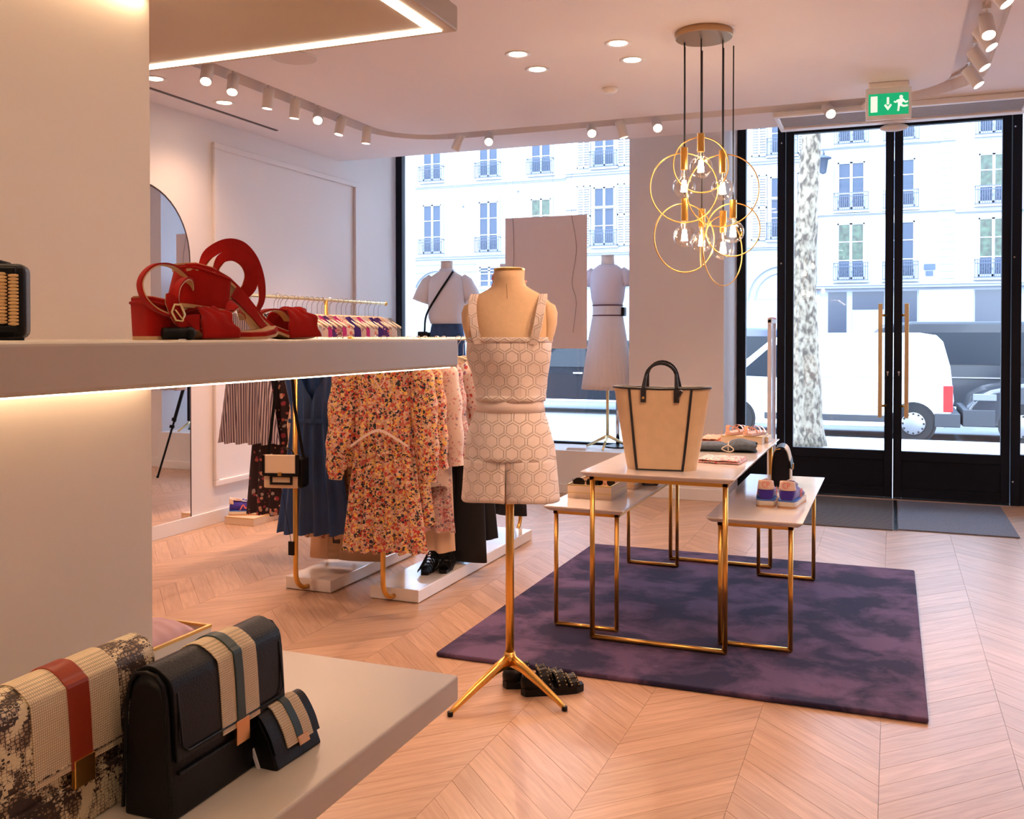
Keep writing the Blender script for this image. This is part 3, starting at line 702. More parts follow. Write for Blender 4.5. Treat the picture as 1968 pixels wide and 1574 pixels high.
# flap bag standing on the low right table, seen from its side
t = thing('flap_bag', 'cream and black flap bag standing upright behind the sneakers', 'bag', (-.552, 5.33, .60), math.radians(3))
MB().loft([[(-.065*s, y, z) for s, y in ((1, -.10), (-1, -.10), (-1, .10), (1, .10))] if 0 else [(-d, -.11, z), (d, -.11, z), (d, .11, z), (-d, .11, z)] for z, d in ((0, .048), (.03, .05), (.15, .040), (.19, .030), (.205, .014))]).build('body', M_leather, t, bevel=.006, seg=3)
MB().box(.046, .052, -.108, .108, .006, .10).build('front_panel', mat('cream canvas', (.78, .66, .52), .8), t, bevel=.002)
fl = spline([(-.028, 0, .194), (-.010, 0, .209), (.014, 0, .209), (.034, 0, .188), (.047, 0, .14), (.056, 0, .098)], 6)
MB().ribbon(fl[13:], .20, .005, (0, 1, 0)).build('flap', bpy.data.materials['cream canvas'], t, smooth=False); MB().ribbon(fl[:15], .206, .0045, (0, 1, 0)).build('flap_back', M_leather, t)
MB().ribbon([p+Vector((.001, 0, 0)) for p in fl[-7:]], .222, .004, (0, 1, 0)).build('flap_border', M_leather, t)
for s in (-1,): MB().tube(spline([(-.046, -.112, .0), (-.044, -.112, .12), (-.03, -.112, .19), (0, -.112, .205)], 6), .002, 6).build('piping', M_gold, t)
MB().box(.058, .064, -.02, .02, .085, .115).build('clasp', M_gold, t, bevel=.002)
# trays on the low left table
display_box(-1.492, -1.268, 4.50, 4.80, .60, .062, 'open ivory tray with two gold bands on the low left table', True)
display_box(-1.44, -1.245, 4.86, 5.08, .60, .042, 'open white tray behind the banded tray on the low left table', True)
def glasses(x, y, z, rz, label, m):
    t = thing('sunglasses', label, 'sunglasses', (x, y, z), rz)
    for s in (-1, 1):
        MB().tube([(s*.034+.027*math.cos(2*PI*i/18), 0, .024+.022*math.sin(2*PI*i/18)) for i in range(18)], .004, 6, closed=True).build('rim', m, t, smooth=True)
        MB().prism([(s*.034+.026*math.cos(2*PI*i/18), .024+.021*math.sin(2*PI*i/18)) for i in range(18)], -.001, .001, Matrix.Rotation(PI/2, 4, 'X')).build('lens', M_leather, t)
        MB().tube([(s*.062, 0, .03), (s*.062, .11, .026), (s*.058, .13, .014)], .0028, 6).build('temple', m, t)
    MB().tube([(-.008, 0, .028), (0, 0, .032), (.008, 0, .028)], .0028, 6).build('bridge', m, t)
    return t
glasses(-1.43, 4.60, .640, math.radians(20), 'black round sunglasses lying in the banded tray', M_leather)
glasses(-1.34, 4.64, .640, math.radians(-10), 'pale pink sunglasses in the right half of the banded tray', mat('pink acetate', (.8, .45, .40), .3))
folded('folded_shirt', 'small folded black top in the white tray', 'clothing', -1.34, -1.26, 4.89, 5.05, .606, .05, M_leather, 2)
t = thing('bangle', 'thin gold bangle lying on the low left table', 'jewellery', (-1.22, 5.30, .603))
MB().tube([(.045*math.cos(2*PI*i/24), .045*math.sin(2*PI*i/24), 0) for i in range(24)], .003, 6, closed=True).build('ring_band', M_gold, t, smooth=True)
t = thing('glass_dome', 'small clear glass dish on the low left table edge', 'dish', (-1.20, 5.02, .60))
MB().lathe([(.03, 0), (.045, .004), (.05, .02), (.048, .02), (.043, .006), (.001, .004)], 20).build('bowl', glass_thin('dish glass', (.95, .95, .95), .08), t, smooth=True)

# ------------------------------------------------------------------ pendant cluster
t = thing('pendant_cluster', 'brass cluster of seven globe bulbs with thin rings on black cords', 'chandelier', (-.93, 5.07, 3.0))
MB().lathe([(.148, 0), (.150, -.004), (.150, -.030), (.146, -.034), (.001, -.034)], 40).build('ceiling_canopy', mat('aged brass', (.50, .34, .19), .35, 1.0), t, smooth=True, auto=True)
M_cord = mat('black cord', (.01, .01, .012), .6); M_bulb = glass_thin('bulb glass', (.99, .98, .96), .018)
M_fil = emis('hot filament', (1, .74, .46), 60)
# screen right and away vectors, metric offsets
rv = Vector((math.cos(math.radians(21.7)), math.sin(math.radians(21.7)), 0)); fv = Vector((-rv.y, rv.x, 0))
cc = Vector((-.93, 5.07, 0))
def at(px_, py_, doff=0.0):
    """world point at the cluster's own distance for a measured direction"""
    D = 5.16+doff; f = 1838
    right = (px_-984)/f*D; up = -(py_-673)/f*D
    fw = Vector((-math.sin(math.radians(21.676)), math.cos(math.radians(21.676)), 0))
    return Vector((0, 0, 1.4+up-.01458*D))+rv*right+fw*D
pend = [  # bulb x, bulb y, socket top y, socket bottom y, ring rx px, ring r px, ring cy, depth offset
 (1346, 322, 258, 293, 52, 52, 318, -.10, 0), (1314, 360, 285, 327, 66, 66, 362, -.03, 5), (1387.5, 364, 290, 333, 61, 68, 367, -.08, -25),
 (1315, 454, 382, 425, 62, 66, 458, .04, 20), (1348, 464, 402, 437, 9, 52, 462, .11, 82), (1389, 478, 406, 447, 48, 67, 483, .06, 44), (1408, 446, 385, 420, 47, 51, 442, .02, -22)]
for bx_, by_, st, sb, rx, rr, rcy, do, yaw in pend:
    B = at(bx_, by_, do)-t.location; S1 = at(bx_, sb, do)-t.location; S0 = at(bx_, st, do)-t.location
    S1.x = S0.x = B.x; S1.y = S0.y = B.y
    R = rr/1838*5.16
    MB().tube([(B.x, B.y, S0.z-.005), (B.x*.995, B.y*.995, (S0.z-.034)/2), (B.x, B.y, -.034)], .0036, 6).build('cord', M_cord, t, smooth=True)
    sk = MB().lathe([(.004, S0.z+.002), (.019, S0.z), (.019, S1.z), (.014, S1.z)], 18, Matrix.Translation((B.x, B.y, 0))).build('socket', M_gold, t, smooth=True, auto=True)
    br = .061; zc_ = B.z
    prof = [(.014, S1.z), (.015, S1.z-.008)]+[(br*math.sin(a), zc_+br*math.cos(a)) for a in [math.radians(q) for q in (22, 34, 48, 62, 76, 90, 104, 118, 132, 146, 160, 172)]]+[(.001, zc_-br)]
    bu = MB().lathe(prof, 24, Matrix.Translation((B.x, B.y, 0)), cap=False).build('bulb', M_bulb, t, smooth=True)
    fl_ = MB()
    for q in range(8):
        a = q*PI/4; fl_.tube([(B.x+.008*math.cos(a), B.y+.008*math.sin(a), zc_+.034), (B.x+.015*math.cos(a), B.y+.015*math.sin(a), zc_-.026)], .003, 6)
    fl_.build('filament', M_fil, bu)
    MB().tube([(B.x, B.y, S1.z), (B.x, B.y, zc_-.01)], .0025, 6).build('glass_stem', M_white, bu)
    ya = math.radians(21.7+yaw); hx = Vector((math.cos(ya), math.sin(ya), 0))
    rc = at(bx_, rcy, do)-t.location; rc.x = B.x; rc.y = B.y; rc.z = S1.z+.030-R+.0 if False else rc.z
    MB().tube([rc+hx*R*math.cos(2*PI*i/64)+Vector((0, 0, R*math.sin(2*PI*i/64))) for i in range(64)], .0033, 6, closed=True).build('brass_ring', M_gold2 if 0 else M_gold, t, smooth=True)
    lamp('POINT', 'bulb_glow', B+t.location, 1.6, 0, col=(1, .66, .36), rad=.02)

# ------------------------------------------------------------------ security pedestal, mirror, tripod
M_acr = mat('frosted acrylic', (.78, .80, .86), .35); M_acr.node_tree.nodes['Principled BSDF'].inputs['Alpha'].default_value = .45
t = thing('security_gate', 'tall clear and white anti-theft pedestal left of the doors', 'security gate', (-.865, 7.62, 0), math.radians(0))
MB().box(-.02, .02, -.17, .17, 0, .03).build('base_plate', M_white, t, bevel=.004)
MB().box(-.014, .014, -.16, -.135, .03, 1.53).box(-.014, .014, .135, .16, .03, 1.53).build('side_profile', mat('grey plastic', (.82, .82, .88), .6), t, bevel=.003)
MB().box(-.006, .006, -.135, .135, .03, 1.50).build('clear_panel', M_acr, t)
MB().box(-.016, .016, -.16, .16, 1.50, 1.54).build('top_cap', M_white, t, bevel=.004)
MB().box(-.017, .017, -.05, .16, 1.532, 1.545).build('red_label', mat('red label', (.7, .05, .12), .5), t)
# arched mirror
t = thing('wall_mirror', 'tall arched mirror with thin dark rim on the left wall', 'mirror', (-4.690, 5.035, .012), math.radians(.35))
ar = [(-.5, 0), (.5, 0), (.5, 1.93)]+[(.5*math.cos(PI*i/24), 1.93+.5*math.sin(PI*i/24)) for i in range(1, 24)]+[(-.5, 1.93)]
MX = Matrix(((0, 0, 1, 0), (1, 0, 0, 0), (0, 1, 0, 0), (0, 0, 0, 1)))
MB().prism(ar, -.012, 0, MX).build('backing_board', M_leather, t)
MB().prism([(x*.99, y*.995+.004) for x, y in ar], .0, .004, MX).build('mirror_glass', M_mirror, t)
MB().tube([MX @ Vector((x, y, .003)) for x, y in ar], .005, 6, closed=True).build('rim', mat('dark rim', (.08, .05, .04), .4), t)
t = thing('camera_tripod', 'black camera tripod with spread legs behind the front mannequin', 'tripod', (-2.86, 7.72, 0))
MB().lathe([(.03, .90), (.04, .92), (.04, .99), (.025, 1.02), (.025, 1.12)], 14).build('head_block', M_leather, t, smooth=True)
MB().tube([(0, 0, .55), (0, 0, 1.05)], .014, 10).build('centre_column', M_leather, t)
for a in (-52, 68, 188):
    c, s_ = math.cos(math.radians(a)), math.sin(math.radians(a))
    g = MB().tube([(.03*c, .03*s_, .95), (.142*c, .142*s_, .55)], .017, 8).tube([(.136*c, .136*s_, .57), (.30*c, .30*s_, .01)], .0105, 8)
    for q in (.57, .50): k_ = .03+(.95-q)/.95*.27; g.tube([(k_*c, k_*s_, q+.018), (k_*c+.006*c, k_*s_+.006*s_, q-.012)], .024, 8)
    g.build('leg', M_leather, t)
    MB().sphere((.30*c, .30*s_, .014), .014, 6).build('rubber_foot', M_leather, t)
# ------------------------------------------------------------------ dress forms
M_linen = mat('beige form cloth', (.84, .60, .36), .8, bump=.15, bscale=600, noisy=.04, nscale=60)
def ering(z, a, b_, cx=0, cy=0, n=28, sq=1.0):
    R = []
    for j in range(n):
        th = 2*PI*j/n; c, s = math.cos(th), math.sin(th)
        R.append((cx+a*math.copysign(abs(c)**sq, c), cy+b_*math.copysign(abs(s)**sq, s), z))
    return R
def hexmat(name, col):
    m = mat(name, col, .75, sheen=.2); n, l, b = nodes(m)
    tc = n.new('ShaderNodeTexCoord'); sp = n.new('ShaderNodeSeparateXYZ'); l.new(tc.outputs['Object'], sp.inputs[0])
    cb = n.new('ShaderNodeCombineXYZ'); l.new(sp.outputs['X'], cb.inputs[0]); l.new(sp.outputs['Z'], cb.inputs[1])
    sc = n.new('ShaderNodeVectorMath'); sc.operation = 'MULTIPLY_ADD'; sc.inputs[1].default_value = (19, 19, 0); sc.inputs[2].default_value = (50, 34.641*2, 0); l.new(cb.outputs[0], sc.inputs[0])
    def modoff(off):
        a = n.new('ShaderNodeVectorMath'); a.operation = 'ADD'; a.inputs[1].default_value = off; l.new(sc.outputs[0], a.inputs[0])
        q = n.new('ShaderNodeVectorMath'); q.operation = 'MODULO'; q.inputs[1].default_value = (1, 1.7320508, 1); l.new(a.outputs[0], q.inputs[0])
        w = n.new('ShaderNodeVectorMath'); w.operation = 'SUBTRACT'; w.inputs[1].default_value = (.5, .8660254, 0); l.new(q.outputs[0], w.inputs[0]); return w
    A = modoff((0, 0, 0)); B = modoff((.5, .8660254, 0))
    def hd(v):
        ab = n.new('ShaderNodeVectorMath'); ab.operation = 'ABSOLUTE'; l.new(v.outputs[0], ab.inputs[0])
        dt = n.new('ShaderNodeVectorMath'); dt.operation = 'DOT_PRODUCT'; dt.inputs[1].default_value = (.5, .8660254, 0); l.new(ab.outputs[0], dt.inputs[0])
        s2 = n.new('ShaderNodeSeparateXYZ'); l.new(ab.outputs[0], s2.inputs[0])
        mx = n.new('ShaderNodeMath'); mx.operation = 'MAXIMUM'; l.new(dt.outputs['Value'], mx.inputs[0]); l.new(s2.outputs[0], mx.inputs[1]); return mx
    mn = n.new('ShaderNodeMath'); mn.operation = 'MINIMUM'; l.new(hd(A).outputs[0], mn.inputs[0]); l.new(hd(B).outputs[0], mn.inputs[1])
    r = n.new('ShaderNodeValToRGB'); e = r.color_ramp.elements; e[0].position = .375; e[0].color = (0, 0, 0, 1); e[1].position = .405; e[1].color = (1, 1, 1, 1)
    for p, v in ((.425, 1), (.45, 0), (.49, 0)): q = e.new(p); q.color = (v, v, v, 1)
    l.new(mn.outputs[0], r.inputs[0])
    bp = n.new('ShaderNodeBump'); bp.inputs['Strength'].default_value = 1.0; bp.inputs['Distance'].default_value = .0032; l.new(r.outputs[0], bp.inputs['Height']); l.new(bp.outputs['Normal'], b.inputs['Normal'])
    return m
M_hex = hexmat('white hexagon jacquard', (.86, .74, .68))
# local frame of the form: +Y is the way it faces, the camera sees its back
t = thing('dress_form', 'beige linen dress form on a brass tripod wearing the white set', 'mannequin', (-1.385, 3.462, 0), math.radians(14))
tor = [(.82, .08, .06), (.86, .12, .09), (.92, .150, .110), (1.0, .145, .105), (1.10, .122, .090), (1.17, .120, .086), (1.26, .138, .096), (1.36, .152, .108), (1.43, .163, .100), (1.49, .170, .082), (1.53, .160, .068), (1.56, .128, .060), (1.58, .088, .056), (1.595, .066, .056), (1.62, .058, .056), (1.655, .060, .058)]
MB().loft([ering(z, a, b_, 0, -.012 if z > 1.3 else 0) for z, a, b_ in tor]).build('torso', M_linen, t, smooth=True)
MB().lathe([(.061, 1.655), (.061, 1.662), (.050, 1.666), (.001, 1.667)], 28, Matrix.Translation((0, -.012, 0))).build('neck_cap', M_gold, t, smooth=True, auto=True)
for s in (-1, 1):
    rg = []
    for z, a, b_, x in ((1.530, .010, .02, .148), (1.520, .024, .036, .154), (1.49, .030, .044, .158), (1.45, .028, .043, .158), (1.41, .023, .038, .154), (1.375, .016, .030, .148), (1.365, .008, .02, .146)):
        rg.append(ering(z, a, b_, s*x, -.014, 18))
    MB().loft(rg).build('arm_stub', M_linen, t, smooth=True)
MB().tube([(0, -.090, 1.60), (0, -.075, 1.54), (0, -.105, 1.45), (0, -.116, 1.37), (0, -.116, 1.32)], .0012, 5).build('back_seam', mat('seam thread', (.45, .30, .17), .8), t)
MB().tube([(0, 0, .13), (0, 0, .95)], .0165, 14).tube([(0, 0, .13), (0, 0, .165)], .022, 14).build('pole', M_gold, t, smooth=True)
for ax, ay in ((-1.505-(-1.385), 3.17-3.462), (-1.130-(-1.385), 3.375-3.462), (-1.50+1.385, 3.74-3.462)):
    d = Vector((ax, ay, 0)); d.rotate(Matrix.Rotation(-math.radians(14), 3, 'Z')); L_ = d.length; d.normalize(); sd = Vector((-d.y, d.x, 0))
    rg = []
    for u, z, h, w in ((0, .135, .030, .020), (.25, .115, .022, .016), (.6, .070, .017, .013), (.93, .024, .013, .010), (1.0, .010, .009, .009)):
        c = d*L_*u+Vector((0, 0, z))
        rg.append([tuple(c+sd*w*math.cos(2*PI*j/8)+Vector((0, 0, h*math.sin(2*PI*j/8)))) for j in range(8)])
    lg = MB().loft(rg).build('foot', M_gold, t, smooth=True)
    MB().tube([tuple(d*L_+Vector((0, 0, .018))), tuple(d*L_+Vector((0, 0, .002)))], .011, 10).build('foot_cap', M_leather, lg)
MB().sphere((0, 0, .14), .028, 6, 1, 1, .9).build('hub', M_gold, t, smooth=True)
# top: square-backed cropped top with two wide straps
t = thing('camisole', 'white hexagon-patterned strappy top on the front dress form', 'top', (-1.385, 3.462, 0), math.radians(14))
def cloth(prof, amp=.003, k=9, off=0.0, ph=0, top=None):
    rg = []
    nz = len(prof)
    for i, (z, a, b_) in enumerate(prof):
        R = []
        for j in range(56):
            th = 2*PI*j/56; w = 1+amp*math.sin(k*th+ph+z*22)/.13+amp*.6*math.sin(k*2.3*th-z*37)/.13
            R.append((a*w*math.cos(th), b_*w*math.sin(th)-(.012 if z > 1.28 else 0), z))
        rg.append(R)
    return rg
tp = [(1.152, .1315, .1015), (1.175, .134, .102), (1.21, .140, .104), (1.25, .147, .108), (1.29, .155, .112), (1.33, .162, .117), (1.37, .164, .118), (1.388, .163, .117)]
MB().loft(cloth(tp, .0035, 5), cap=False).build('bodice', M_hex, t, smooth=True, solid=.004)
MB().loft(cloth([(1.149, .1345, .1045), (1.160, .1355, .1055), (1.172, .1362, .1058)], .0035, 5), cap=False).build('bottom_hem', M_hex, t, smooth=True, solid=.004)
MB().loft(cloth([(1.376, .1660, .1205), (1.386, .1668, .1212), (1.396, .1655, .1200)], .0035, 5), cap=False).build('top_hem', M_hex, t, smooth=True, solid=.004)
for s in (-1, 1):
    P = spline([(s*.105, -.112, 1.37), (s*.118, -.118, 1.42), (s*.128, -.107, 1.48), (s*.134, -.070, 1.535), (s*.132, -.012, 1.562), (s*.125, .055, 1.52), (s*.11, .088, 1.44), (s*.10, .100, 1.38)], 5)
    MB().ribbon(P, .032, .005, (1, 0, 0)).build('shoulder_strap', M_hex, t, bevel=.001)
MB().tube([(.055, -.128, 1.38), (.06, -.123, 1.27), (.055, -.108, 1.17)], .0012, 5).build('zip_seam', M_hex, t)
# shorts
t = thing('shorts', 'white hexagon-patterned flared shorts on the front dress form', 'shorts', (-1.385, 3.462, 0), math.radians(14))
sh = [(1.150, .128, .098), (1.130, .131, .101), (1.10, .138, .108), (1.06, .152, .119), (1.02, .164, .128), (.98, .172, .134), (.94, .177, .138), (.925, .179, .140)]
g = MB(); g.loft(cloth(sh, .002, 7), cap=False)
g.build('hip', M_hex, t, smooth=True, solid=.001)
for s in (-1, 1):
    rg = []
    for i in range(10):
        k = i/9; z = .932-.167*k; A = .1785+.013*k; B = .1395+.013*k; R = []
        for j in range(25):
            th = -PI/2+PI*j/24; w = 1+(.002+.020*k)*math.sin(6*th+s+k)
            q = abs(math.sin(th))**14*(.10+.25*k)
            R.append((s*max(.0015+.004*k, A*w*math.cos(th)), B*w*math.sin(th)*(1-q*.5), z+(.004*math.sin(4*th) if i == 9 else 0)))
        for j in range(1, 8):
            y = B*(1-2*j/8)*.9; R.append((s*(.0015+.012*k*math.sin(PI*j/8)), y, z))
        rg.append(R)
    MB().loft(rg, cap=False).build('leg', M_hex, t, smooth=True, solid=.003)
MB().loft(cloth([(1.108, .1368, .1070), (1.135, .1318, .1025), (1.150, .1290, .0995), (1.168, .1275, .098)], .001, 7), cap=False).build('waistband', M_trim if 0 else mat('plain white weave', (.86, .73, .67), .8), t, smooth=True, solid=.004)
t = thing('neck_scarf', 'pink printed scarf tied on the front form neck, one loop showing', 'scarf', (-1.385, 3.462, 0), math.radians(14))
MB().tube([(.064*math.cos(a), -.012+.062*math.sin(a), 1.612) for a in [math.radians(20+i*14) for i in range(11)]], .007, 8).sphere((-.060, .052, 1.63), .02, 6, 1, .6, 1.3).tube(spline([(-.055, .06, 1.63), (-.075, .07, 1.60), (-.078, .075, 1.56), (-.070, .08, 1.53)], 4), [.008+.004*i/12 for i in range(13)], 8).build('knot_and_tails', M_flo_pink, t, smooth=True)
# studded shoes behind the tripod foot
def stud_shoe(loc, rz, label):
    t = thing('studded_shoe', label, 'shoe', loc, rz, 'black studded shoes by the dress form')
    sole = [(-.115, -.030), (-.05, -.034), (.03, -.042), (.09, -.040), (.125, -.018), (.128, .012), (.10, .038), (.03, .042), (-.05, .034), (-.115, .030), (-.128, 0)]
    MB().prism(sole, 0, .03).build('platform_sole', M_leather, t, bevel=.004)
    for u, w, h in ((.085, .042, .038), (.035, .044, .055), (-.03, .038, .07)):
        MB().ribbon([(u-.012*math.sin(PI*i/12), w*math.cos(PI*i/12), .026+h*math.sin(PI*i/12)) for i in range(13)], .038, .005, (1, 0, .2)).build('strap', M_leather, t)
        g = MB()
        for i in range(1, 12):
            for q in (-.014, .014): g.sphere((u-.012*math.sin(PI*i/12)+q, (w+.003)*math.cos(PI*i/12), .029+h*math.sin(PI*i/12)), .0028, 3)
        g.build('studs', M_gold2, t)
    rg = [ering(z, a, w, -.085, 0, 18) for z, a, w in ((.028, .040, .032), (.05, .042, .033), (.075, .036, .03))]
    MB().loft(rg, cap=False).build('heel_cup', M_leather, t, smooth=True, solid=.004)
    return t
stud_shoe((-1.325, 3.575, 0), math.radians(28), 'black studded strappy shoe nearest the brass pole')
stud_shoe((-1.235, 3.535, 0), math.radians(35), 'black studded strappy shoe lying farther right of the brass pole')

# ------------------------------------------------------------------ garments on hangers
M_hang = mat('ivory hanger', (.84, .70, .54), .45)
def panel_cloth(hw, ztop, zbot, T, folds, amp, ph, nx=26, nz=26, neck=(.07, .05), neckshape='round', slope=.045):
    """front and back panels joined at the sides; hw(t): half width, t in 0..1 from shoulder to hem"""
    g = MB(); Lh = ztop-zbot
    def tops(s, front):
        x = s*hw(0); ax = abs(x); nk = neck[0]; sl = slope
        shoulder = ztop - sl*max(0, ax-nk)/max(1e-3, hw(0)-nk) - .012*abs(s)**8
        if ax < nk:
            dep = neck[1] if front else neck[1]*.25
            q = 1-ax/nk
            return ztop-(dep*(q if neckshape == 'v' else math.sqrt(max(0, 1-(1-q)**2))))
        return shoulder
    for front in (True, False):
        def f(u, v, front=front):
            s = 2*u-1; zt = tops(s, front); z = zt+(zbot-zt)*v; t_ = (ztop-z)/Lh; w = hw(t_)
            x = s*w; prof = math.sqrt(max(0, 1-s*s))
            wave = amp*min(1, t_*1.3+.15)*math.sin(folds*s*PI+ph)*(1-abs(s)**6)+amp*.45*math.sin(folds*1.9*s*PI+ph*2+3*t_)*t_
            y = (-1 if front else 1)*T*(.35+.65*min(1, t_*2+.3))*prof**.6+wave
            return (x+.35*wave, y, z+.006*math.sin(folds*s*PI+ph)*v)
        g.grid(f, nx, nz)
    return g
def prof_fn(P): return lambda t: lerp_prof(P, max(0, min(1, t)))
def hanger_at(x, y, zr, rz, label, group, w=.20):
    t = thing('clothes_hanger', label, 'hanger', (x, y, zr), rz, group)
    if 'hanger_body' in PROT:
        for k in ('hanger_body', 'hook'):
            o = bpy.data.objects.new(k, PROT[k]); COL.objects.link(o); o.parent = t
        return t
    pts = [(w*s, 0, -.108-.082*abs(s)**1.35) for s in [(-1+2*i/14) for i in range(15)]]
    rg = []
    for i, p in enumerate(pts):
        s = -1+2*i/14; h = .008+.002*abs(s); b_ = .004+.006*abs(s)**2
        rg.append([(p[0], p[1]+b_*math.cos(2*PI*j/8), p[2]+h*math.sin(2*PI*j/8)) for j in range(8)])
    a = MB().loft(rg).build('hanger_body', M_hang, t, smooth=True)
    hk = spline([(0, 0, -.105), (0, 0, -.055), (.004, 0, -.03), (.022, 0, -.008), (.012, 0, .014), (-.006, 0, .014), (-.016, 0, .002)], 4)
    h = MB().tube(hk, .0022, 6).build('hook', M_chrome, t, smooth=True)
    PROT['hanger_body'] = a.data; PROT['hook'] = h.data
    return t
PROT = {}
SHAPES = {
 'dress': ([(0, .19), (.10, .175), (.35, .150), (.42, .150), (1, .23)], .045, 5, .013),
 'aline': ([(0, .165), (.12, .175), (.30, .135), (.36, .135), (1, .22)], .045, 4, .016),
 'shirt': ([(0, .20), (.2, .205), (1, .22)], .04, 4, .010),
 'coat': ([(0, .20), (.3, .19), (1, .24)], .05, 3, .010),
 'knit': ([(0, .20), (.3, .21), (.92, .215), (1, .19)], .05, 3, .006),
}
def garment(name, label, shape, m, x, y, zr, length, rz=0.0, sleeve=0, neck=(.075, .05), nshape='round', wid=1.0, group=None, cat='clothing', cuff=None, T=None, hang=True, slv_out=.07, nx=26, fold=None, hgroup=None, zt=-.102, slope=.075):
    P, T0, folds, amp = SHAPES[shape]; T = T or T0
    t = thing(name, label, cat, (x, y, zr), rz, group)
    fn = prof_fn([(a, w*wid) for a, w in P])
    ph = random.random()*6
    panel_cloth(fn, zt, -length, T, fold or folds, amp, ph, nx=nx, neck=neck, neckshape=nshape, slope=slope).build('garment_body', m, t, smooth=True, recalc=False)
    if sleeve:
        w0 = fn(0)
        for s in (-1, 1):
            pts = spline([(s*(w0-.03), 0, zt-.055), (s*(w0+.012), -.01, zt-.10), (s*(w0+slv_out*.6), -.02, zt-.10-sleeve*.45), (s*(w0+slv_out), -.03, zt-.08-sleeve)], 5)
            k = len(pts); r_ = [.050+.020*math.sin(PI*min(1, i/k*1.1))+(.012*math.sin(i*1.7) if 1 else 0)*.5 for i in range(k)]
            if cuff: r_[-1] = .035; r_[-2] = .055
            MB().tube(pts, r_, 14, sq=(1, .75), cap=False).build('sleeve', m, t, smooth=True)
            if cuff: MB().tube([pts[-2]+Vector((0, 0, -.006)), pts[-1]+Vector((0, 0, -.012))], [.037, .036], 14, sq=(1, .75), cap=False).build('cuff', m, t, smooth=True)
    if hang: hanger_at(x, y, zr, rz, 'ivory hanger under '+' '.join(label.split()[:12]), hgroup)
    return t
def trousers(label, m, x, y, zr, length, rz=0, wid=.17, group=None, flare=1.1, name='trousers', zt=-.14):
    t = thing(name, label, 'trousers', (x, y, zr), rz, group)
    MB().loft([ering(zt, wid, .02, 0, 0, 24), ering(zt-.035, wid*1.0, .022, 0, 0, 24)], cap=False).build('waistband', m, t, smooth=True, solid=.003)
    MB().loft([ering(zt-.03, wid*.99, .022, 0, 0, 32), ering(zt-.16, wid*1.10, .035, 0, 0, 32), ering(zt-.27, wid*1.12, .04, 0, 0, 32)], cap=False).build('seat', m, t, smooth=True, solid=.003)
    for s in (-1, 1):
        rg = []
        for i in range(12):
            k = i/11; z = zt-.25-(length+zt-.25+0)*k if 0 else (zt-.25)+(-length-(zt-.25))*k; a = wid*.56*(1-.10*math.sin(PI*k)+(flare-1)*k); R = []
            for j in range(24):
                th = 2*PI*j/24; w = 1+.06*math.sin(3*th+k*2+s)*k
                R.append((s*wid*.55+a*w*math.cos(th)*(1), (.038)*w*math.sin(th)*(1+.5*math.sin(th*2)*.2)-.008*s, z))
            rg.append(R)
        MB().loft(rg, cap=False).build('leg', m, t, smooth=True, solid=.003)
        MB().tube([(s*wid*.52, -.042, zt-.27), (s*wid*.52, -.046, (zt-length)/2), (s*wid*.52, -.044, -length)], .0015, 5).build('crease', m, t)
    return t
def rack(label, X, y0, y1, zr, posts, base, xw=.145, hbase=.07):
    t = thing('clothes_rack', label, 'clothes rack', (X, (y0+y1)/2, 0)); c = (y0+y1)/2
    pts = []; nn = int((y1-y0)/.012)
    MB().tube([(0, y0-c+i*.012, zr) for i in range(nn+1)], [.0115 if i % 2 else .0080 for i in range(nn+1)], 10).build('notched_rail', M_gold2, t, smooth=True)
    for yy in (y0, y1): MB().sphere((0, yy-c, zr), .016, 6).build('end_knob', M_gold, t, smooth=True)
    for k, py_ in enumerate(posts):
        s = 1 if k == 0 else -1
        P = [(0, py_-c, zr), (0, py_-c, .14)]+[(0, py_-c+s*(.10-.10*math.cos(a)), .13-.10*math.sin(a)) for a in [PI/2*i/8 for i in range(1, 8)]]+[(0, py_-c+s*.115, .028)]
        MB().tube(P, .0135, 12).build('post', M_gold, t, smooth=True)
    if base: MB().box(-xw, xw, base[0]-c, base[1]-c, .004, hbase).build('marble_base', M_marble, t, bevel=.003)
    return t
MF_dense = floral('dense rust floral', (.60, .37, .24), [(.60, .06, .05), (.85, .50, .10), (.02, .025, .05), (.72, .44, .36), (.60, .10, .07), (.02, .03, .03), (.88, .62, .22), (.55, .14, .10), (.78, .56, .38)], 60, .96, thr=(.60, .50))
MF_tan = floral('tan floral', (.72, .47, .31), [(.35, .12, .06), (.5, .2, .1), (.2, .1, .06)], 42, .5)
MF_pale = floral('pale rose floral', (.84, .68, .60), [(.70, .30, .30), (.8, .5, .42), (.45, .32, .36)], 40, .5)
MF_red = floral('white red floral', (.86, .76, .68), [(.65, .10, .10), (.75, .25, .2), (.3, .2, .4)], 34, .55)
MF_mauve = floral('mauve floral', (.60, .42, .38), [(.45, .12, .12), (.8, .6, .52), (.16, .10, .14), (.72, .3, .28)], 62, .9, thr=(.5, .45))
MF_dark = floral('dark floral', (.035, .015, .02), [(.55, .12, .10), (.7, .35, .25), (.4, .05, .08), (.5, .4, .35)], 22, .6)
M_blue = mat('cobalt satin', (.010, .060, .22), .42, sheen=.3, noisy=.15, nscale=14)
M_camel = mat('camel wool', (.56, .33, .19), .8); M_cream2 = mat('cream knit', (.84, .68, .52), .85, bump=.5, bscale=160)
M_blackcl = mat('black cloth', (.010, .009, .011), .8); M_tanc = mat('nude satin', (.78, .54, .36), .5)
M_str = stripes('mauve stripe', (.80, .72, .76), (.16, .11, .17), .0125, 'X')
M_mag = mat('magenta knit', (.62, .05, .32), .8); M_pur = mat('violet knit', (.055, .02, .24), .8, bump=.4, bscale=200); M_lblue = mat('light denim', (.30, .42, .58), .85)
